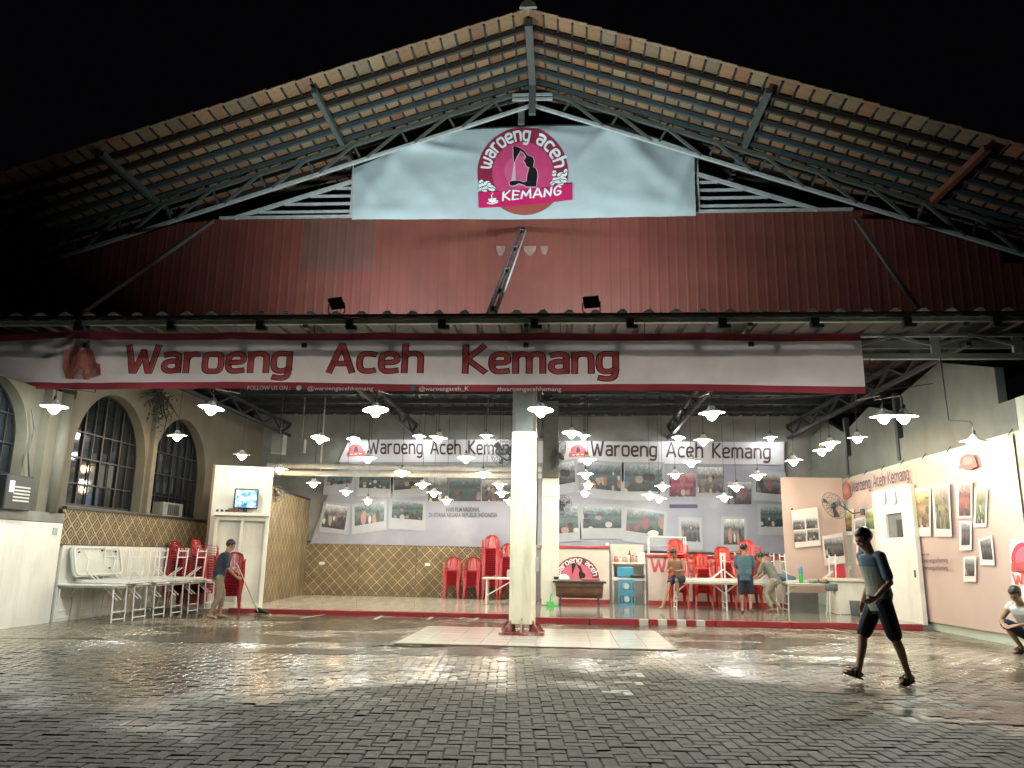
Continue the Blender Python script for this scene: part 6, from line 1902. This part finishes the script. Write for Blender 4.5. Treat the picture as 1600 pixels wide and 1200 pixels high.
    for p in b.v:
        q = p + Vector((0, -.020, .034)) * H
        cut = (q.y / H > .035 and q.z / H < .055) or q.z / H < -.055 - .0 * q.y
        if cut: q = Vector((q.x * .72, min(q.y, .045 * H) * .7, max(q.z, -.05 * H) * .75))
        q += Vector((noise.noise(q * 60), noise.noise(q * 60 + Vector((9, 0, 0))), noise.noise(q * 60 + Vector((0, 9, 0))))) * .007 * H
        vs.append(hed + Rh @ q)
    hb.add(vs, b.f); hb.build('hair', hair, t, True)
    ey = MB()
    for s in (-1, 1):
        c = hed + Rh @ (Vector((s * .032, .083, -.006)) * H); ey.ball(c, .0095 * H, 1)
    ey.build('eyes', mat('eye_dark', (.02, .015, .012), .2), t, True)
    # --- clothes
    if shirt:
        mb = MB()
        tr_ = torso(.027)
        tr_[0] = (pel - up_ * (.06 + shirt_len) * H, rp, up_.cross(rp).normalized(), .168 * H, .130 * H)
        tr_[1] = (pel - up_ * .0 * H, rp, up_.cross(rp).normalized(), .166 * H, .128 * H)
        ring_tube(mb, tr_, 20)
        for s in 'LR':
            sh, el, wr = V['sh' + s], V['el' + s], V['wr' + s]
            if long_sleeve <= 1: e = sh.lerp(el, long_sleeve * 1.25); limb(mb, [sh + (nek - sh) * .18, sh - (el - sh) * .02, sh.lerp(e, .5), e], [.060 * H, .058 * H, .058 * H, .060 * H])
            else: limb(mb, [sh, el, wr], [.066 * H, .052 * H, .042 * H])
        # soft creases
        for p in mb.v: p += Vector((noise.noise(p * 7), noise.noise(p * 7 + Vector((4, 0, 0))), 0)) * .009
        fuse(mb, 'shirt', shirt, t, vox * 1.1, 3)
    if shorts:
        mb = MB()
        fr = up_.cross(rp).normalized()
        ring_tube(mb, [(pel - up_ * .135 * H, rp, fr, .13 * H, .115 * H), (pel - up_ * .06 * H, rp, fr, .172 * H, .126 * H), (pel + up_ * .045 * H, rp, fr, .160 * H, .120 * H)], 18)
        for s in 'LR':
            hp, kn, an = V['hp' + s], V['kn' + s], V['an' + s]
            if leg_cov <= 1: limb(mb, [hp, hp.lerp(kn, .5), hp.lerp(kn, leg_cov)], [.102 * H, .096 * H, .088 * H])
            else: limb(mb, [hp, hp.lerp(kn, .5), kn, kn.lerp(an, leg_cov - 1)], [.096 * H, .086 * H, .070 * H, .060 * H])
        for p in mb.v: p += Vector((noise.noise(p * 8), noise.noise(p * 8 + Vector((4, 0, 0))), 0)) * .008
        fuse(mb, 'shorts' if leg_cov < 1.2 else 'trousers', shorts, t, vox * 1.1, 3)
    if shoes:
        for s in 'LR':
            an, to = V['an' + s], V['to' + s]
            fl_ = (to - an); sole = an + Vector((0, 0, -.045 * H)) if 'so' + s not in V else V['so' + s]
            heel = an + (sole - an) * 1.35 - fl_.normalized() * .075 * H; tip = to + fl_.normalized() * .06 * H + (sole - an) * .42
            dn = (sole - an).normalized()
            ax = (tip - heel).normalized(); sdv = ax.cross(dn).normalized()
            mb = MB()
            pts = []
            for k in range(20):
                a = 2 * PI * k / 20; L_ = (tip - heel).length / 2
                w = .048 * (1 + .12 * math.cos(a))
                pts.append((heel + tip) / 2 + ax * L_ * math.cos(a) + sdv * w * H * math.sin(a))
            mb.prism([p + dn * .004 for p in pts], dn * .022 * H)
            sdl = mb.build('sandal', shoes, t)
            mb = MB(); m0 = heel.lerp(tip, .66); n_ = -dn
            mb.tube([m0 + sdv * .05 * H, m0 + sdv * .035 * H + n_ * .055 * H, m0 + n_ * .068 * H, m0 - sdv * .035 * H + n_ * .055 * H, m0 - sdv * .05 * H], .013 * H, 6)
            m1 = heel.lerp(tip, .45)
            mb.tube([m1 + sdv * .05 * H, m1 + sdv * .04 * H + n_ * .065 * H, m1 + n_ * .085 * H, m1 - sdv * .04 * H + n_ * .065 * H, m1 - sdv * .05 * H], .013 * H, 6)
            mb.build('strap', shoes, sdl)
    return t
SKIN = mat('skin_brown', (.42, .24, .155), .5, var=.06, scale=8)
SKIN2 = mat('skin_tan', (.30, .17, .105), .5, var=.06, scale=8)
HAIR = mat('hair_black', (.012, .010, .010), .45, var=.3, scale=40)
def walker_shirt():
    m, n, l, N, M = node_mat('two_tone_tshirt')
    b = n['Principled BSDF']
    tc = N('TexCoord'); sp = N('SeparateXYZ'); l.new(tc.outputs['Object'], sp.inputs[0])
    nz = N('TexNoise', Scale=30.0, Detail=4.0); l.new(tc.outputs['Object'], nz.inputs['Vector'])
    front = M('MULTIPLY', M('LESS_THAN', sp.outputs['Z'], 1.335), M('GREATER_THAN', sp.outputs['Y'], .00))
    front = M('MULTIPLY', front, M('LESS_THAN', M('ABSOLUTE', M('ADD', sp.outputs['X'], .0)), .17))
    mx = N('Mix', data_type='RGBA'); l.new(front, mx.inputs['Factor'])
    mx.inputs['A'].default_value = (.10, .17, .235, 1); mx.inputs['B'].default_value = (.30, .34, .29, 1)
    hs = N('HueSaturation'); l.new(mx.outputs['Result'], hs.inputs['Color']); l.new(M('ADD', M('MULTIPLY', nz.outputs['Fac'], .5), .75), hs.inputs['Value'])
    l.new(hs.outputs[0], b.inputs['Base Color']); b.inputs['Roughness'].default_value = .85
    return m
NAVY = mat('navy_cloth', (.012, .015, .028), .85, var=.2, scale=14)
NAVY2 = mat('navy_tshirt', (.018, .026, .045), .85, var=.2, scale=14)
KHA = mat('khaki_cloth', (.21, .17, .11), .85, var=.15, scale=12)
KHA2 = mat('pale_khaki_cloth', (.34, .31, .25), .85, var=.15, scale=12)
TEAL = mat('teal_cloth', (.06, .12, .15), .85, var=.15, scale=12)
GRS = mat('grey_green_cloth', (.16, .17, .15), .85, var=.15, scale=12)
SAN = mat('sandal_dark', (.015, .013, .012), .6)
# 1 walker: forward is +Y locally, turned to walk left across the yard
wp = at(1385, 1068, Z=0)
J = dict(pel=(0, 0, .90), che=(0, .03, 1.22), nek=(0, .07, 1.47), hed=(0, .135, 1.61), face=(.05, .9, -.42),
         shL=(-.19, .055, 1.405), shR=(.19, .06, 1.405), elL=(-.26, .02, 1.115), wrL=(-.225, .19, .945), hdL=(-.20, .28, .90), pnL=(.8, .3, .2), grL=(1, 0, 0),
         elR=(.25, -.06, 1.12), wrR=(.25, .05, .88), hdR=(.24, .08, .76), pnR=(-1, 0, 0),
         hpL=(-.09, .01, .88), hpR=(.09, -.01, .88),
         knR=(.10, .185, .49), anR=(.10, .265, .11), toR=(.10, .395, .13), soR=(.10, .28, .067),
         knL=(-.10, -.10, .47), anL=(-.09, -.23, .085), toL=(-.10, -.105, .03), soL=(-.09, -.23, .04))
person('person in two tone blue T-shirt and dark shorts walking left across wet yard in sandals', (wp.x, wp.y, .004), math.radians(102), J, SKIN, HAIR, .0085, walker_shirt(), NAVY, .62, .84, SAN, .04, 1.035)
# 2 seated, shirtless, on the edge of the first right table
p = at(1062, 908, Y=20.45)
J = dict(pel=(0, 0, .86), che=(.02, .06, 1.13), nek=(.03, .16, 1.36), hed=(.03, .25, 1.475), face=(0, .75, -.65),
         shL=(-.17, .11, 1.30), shR=(.19, .11, 1.30), elL=(-.22, .16, 1.04), wrL=(-.06, .36, 1.02), hdL=(-.02, .44, 1.05), pnL=(0, 0, 1), grL=(1, 0, 0),
         elR=(.26, .12, 1.03), wrR=(.10, .34, .99), hdR=(.06, .42, 1.03), pnR=(0, 0, 1), grR=(1, 0, 0),
         hpL=(-.09, .02, .85), hpR=(.09, .02, .85), knL=(-.12, .42, .80), anL=(-.12, .36, .40), toL=(-.12, .49, .35),
         knR=(.08, .43, .72), anR=(.10, .82, .17), toR=(.10, .95, .13))
sp2 = thing
pz = .11 + HT - .86 + .105
p2 = person('shirtless person in dark shorts sitting on the white table end looking at hands', (p.x, 20.55, pz), math.radians(148), J, SKIN2, HAIR, .011, None, NAVY2, .6, .9, None, 0, .98)
# 3 standing, seen from behind
p = at(1167, 958, Z=.112)
J = dict(pel=(0, 0, .88), che=(0, .02, 1.18), nek=(0, .03, 1.41), hed=(.0, .05, 1.55), face=(.35, .85, -.25),
         shL=(-.185, .02, 1.345), shR=(.185, .02, 1.345), elL=(-.23, .10, 1.08), wrL=(-.18, .30, 1.02), hdL=(-.16, .40, 1.0), pnL=(1, 0, 0),
         elR=(.24, .08, 1.08), wrR=(.20, .28, .98), hdR=(.18, .38, .95), pnR=(-1, 0, 0),
         hpL=(-.09, 0, .87), hpR=(.09, 0, .87), knL=(-.10, .03, .46), anL=(-.10, -.02, .075), toL=(-.11, .11, .025), knR=(.10, .10, .47), anR=(.11, -.08, .12), toR=(.12, .03, .04))
person('person in dark teal shirt and navy shorts standing barefoot with back to the yard', (p.x, p.y, .114), math.radians(-22), J, SKIN2, HAIR, .011, TEAL, NAVY2, .7, .92, None, .05, 1.0)
# 4 bending over beside them
p = at(1196, 955, Z=.112)
J = dict(pel=(0, -.06, .80), che=(0, .08, 1.06), nek=(0, .20, 1.25), hed=(0, .29, 1.345), face=(0, .75, -.66),
         shL=(-.18, .16, 1.19), shR=(.18, .16, 1.19), elL=(-.22, .27, .93), wrL=(-.13, .46, .80), hdL=(-.11, .53, .74), pnL=(1, 0, 0),
         elR=(.22, .27, .93), wrR=(.13, .46, .80), hdR=(.11, .53, .74), pnR=(-1, 0, 0),
         hpL=(-.09, -.05, .79), hpR=(.09, -.05, .79), knL=(-.12, .16, .45), anL=(-.11, .02, .075), toL=(-.12, .15, .025), knR=(.12, .10, .44), anR=(.11, -.12, .075), toR=(.12, .01, .025))
person('person in grey shirt and pale trousers bending forward beside the teal shirt', (p.x + .16, p.y - .25, .114), math.radians(58), J, SKIN2, HAIR, .011, GRS, KHA2, .7, 1.75, None, .04, 1.0)
# 5 sweeping with a broom
p = at(336, 967, Z=0)
J = dict(pel=(0, 0, .88), che=(0, .06, 1.17), nek=(0, .12, 1.39), hed=(0, .18, 1.53), face=(0, .85, -.5),
         shL=(-.185, .10, 1.33), shR=(.185, .09, 1.33), elL=(-.24, .14, 1.06), wrL=(-.06, .33, .98), hdL=(.0, .40, .95), pnL=(.5, .5, -.5), grL=(1, 0, 0),
         elR=(.25, .12, 1.05), wrR=(.12, .34, .86), hdR=(.10, .43, .84), pnR=(-.6, .4, -.4), grR=(1, 0, 0),
         hpL=(-.09, 0, .87), hpR=(.09, 0, .87), knL=(-.10, .12, .48), anL=(-.10, .10, .08), toL=(-.10, .23, .03), knR=(.10, .02, .46), anR=(.10, -.14, .09), toR=(.11, -.02, .03))
sweeper = person('person in navy T-shirt and khaki trousers sweeping the wet floor with a broom', (p.x, p.y, .004), math.radians(-58), J, SKIN2, HAIR, .011, NAVY2, KHA, .68, 1.5, None, .03, .99)
M5 = Matrix.Translation(Vector((p.x, p.y, .004))) @ Matrix.Rotation(math.radians(-58), 4, 'Z')
h1, h2 = M5 @ Vector((-.03, .42, .98)), at(404, 944, Y=17.7)
h2.z = .07
bm_ = thing('broom', 'broom with pale stick and dark green head held by the sweeping person', 'broom', (h2.x, h2.y, 0))
MB().tube([h1 + (h1 - h2).normalized() * .25, h2], .013, 8).build('stick', mat('pale_stick', (.6, .58, .5), .5), bm_, world=True)
dd = (h2 - h1); dd.z = 0; dd.normalize(); sd = Vector((-dd.y, dd.x, 0))
GRD = mat('broom_dark_green', (.02, .06, .045), .8, var=.3, scale=30)
MB().prism([h2 + sd * .05 + Vector((0, 0, .03)), h2 - sd * .05 + Vector((0, 0, .03)), h2 - sd * .16 + dd * .2 + Vector((0, 0, -.06)), h2 + sd * .16 + dd * .2 + Vector((0, 0, -.06))], Vector((0, 0, .05))).build('broom_head', GRD, bm_, world=True)
mb = MB()
for k in range(60):
    u = random.uniform(-.16, .16); a = h2 + sd * u * .5 + Vector((0, 0, .03)); b = h2 + sd * u * 1.25 + dd * random.uniform(.18, .30); b.z = random.uniform(.012, .03)
    mb.tube([a, a.lerp(b, .6) + Vector((0, 0, .015)), b], .004, 3)
tag(mb.build('bristles', GRD, bm_, world=True, fix=False), kind='stuff')
# 6 squatting at the right edge
p = Vector((7.40, 13.28, 0))
J = dict(pel=(0, -.08, .30), che=(0, .06, .58), nek=(0, .18, .79), hed=(0, .26, .92), face=(0, .8, -.6),
         shL=(-.18, .13, .74), shR=(.18, .13, .74), elL=(-.30, .24, .50), wrL=(-.12, .46, .46), hdL=(-.04, .52, .44), pnL=(.6, 0, -.6),
         elR=(.30, .24, .50), wrR=(.12, .46, .46), hdR=(.04, .52, .44), pnR=(-.6, 0, -.6),
         hpL=(-.09, -.06, .29), hpR=(.09, -.06, .29), knL=(-.22, .30, .47), anL=(-.15, .02, .085), toL=(-.18, .15, .03), knR=(.22, .30, .47), anR=(.15, .02, .085), toR=(.18, .15, .03))
person('person in white vest squatting by the green wall at the right edge', (p.x, p.y, .004), math.radians(118), J, SKIN2, HAIR, .011, mat('white_cotton', (.5, .5, .48), .8), NAVY2, .15, .9, SAN, 0, 1.0)

# ================================================================== RAINY AIR
def haze(dens):
    m = bpy.data.materials.new('rainy_air'); m.use_nodes = True
    n, l = m.node_tree.nodes, m.node_tree.links
    n.remove(n['Principled BSDF'])
    v = n.new('ShaderNodeVolumePrincipled'); v.inputs['Density'].default_value = dens; v.inputs['Color'].default_value = (.9, .94, 1, 1); v.inputs['Anisotropy'].default_value = .82
    l.new(v.outputs[0], n['Material Output'].inputs['Volume'])
    o = MB().box((0, 15.0, 6.6), (86, 86, 15.6)).build('haze', m); tag(o, kind='stuff')
HAZE = 0
if HAZE: haze(HAZE)
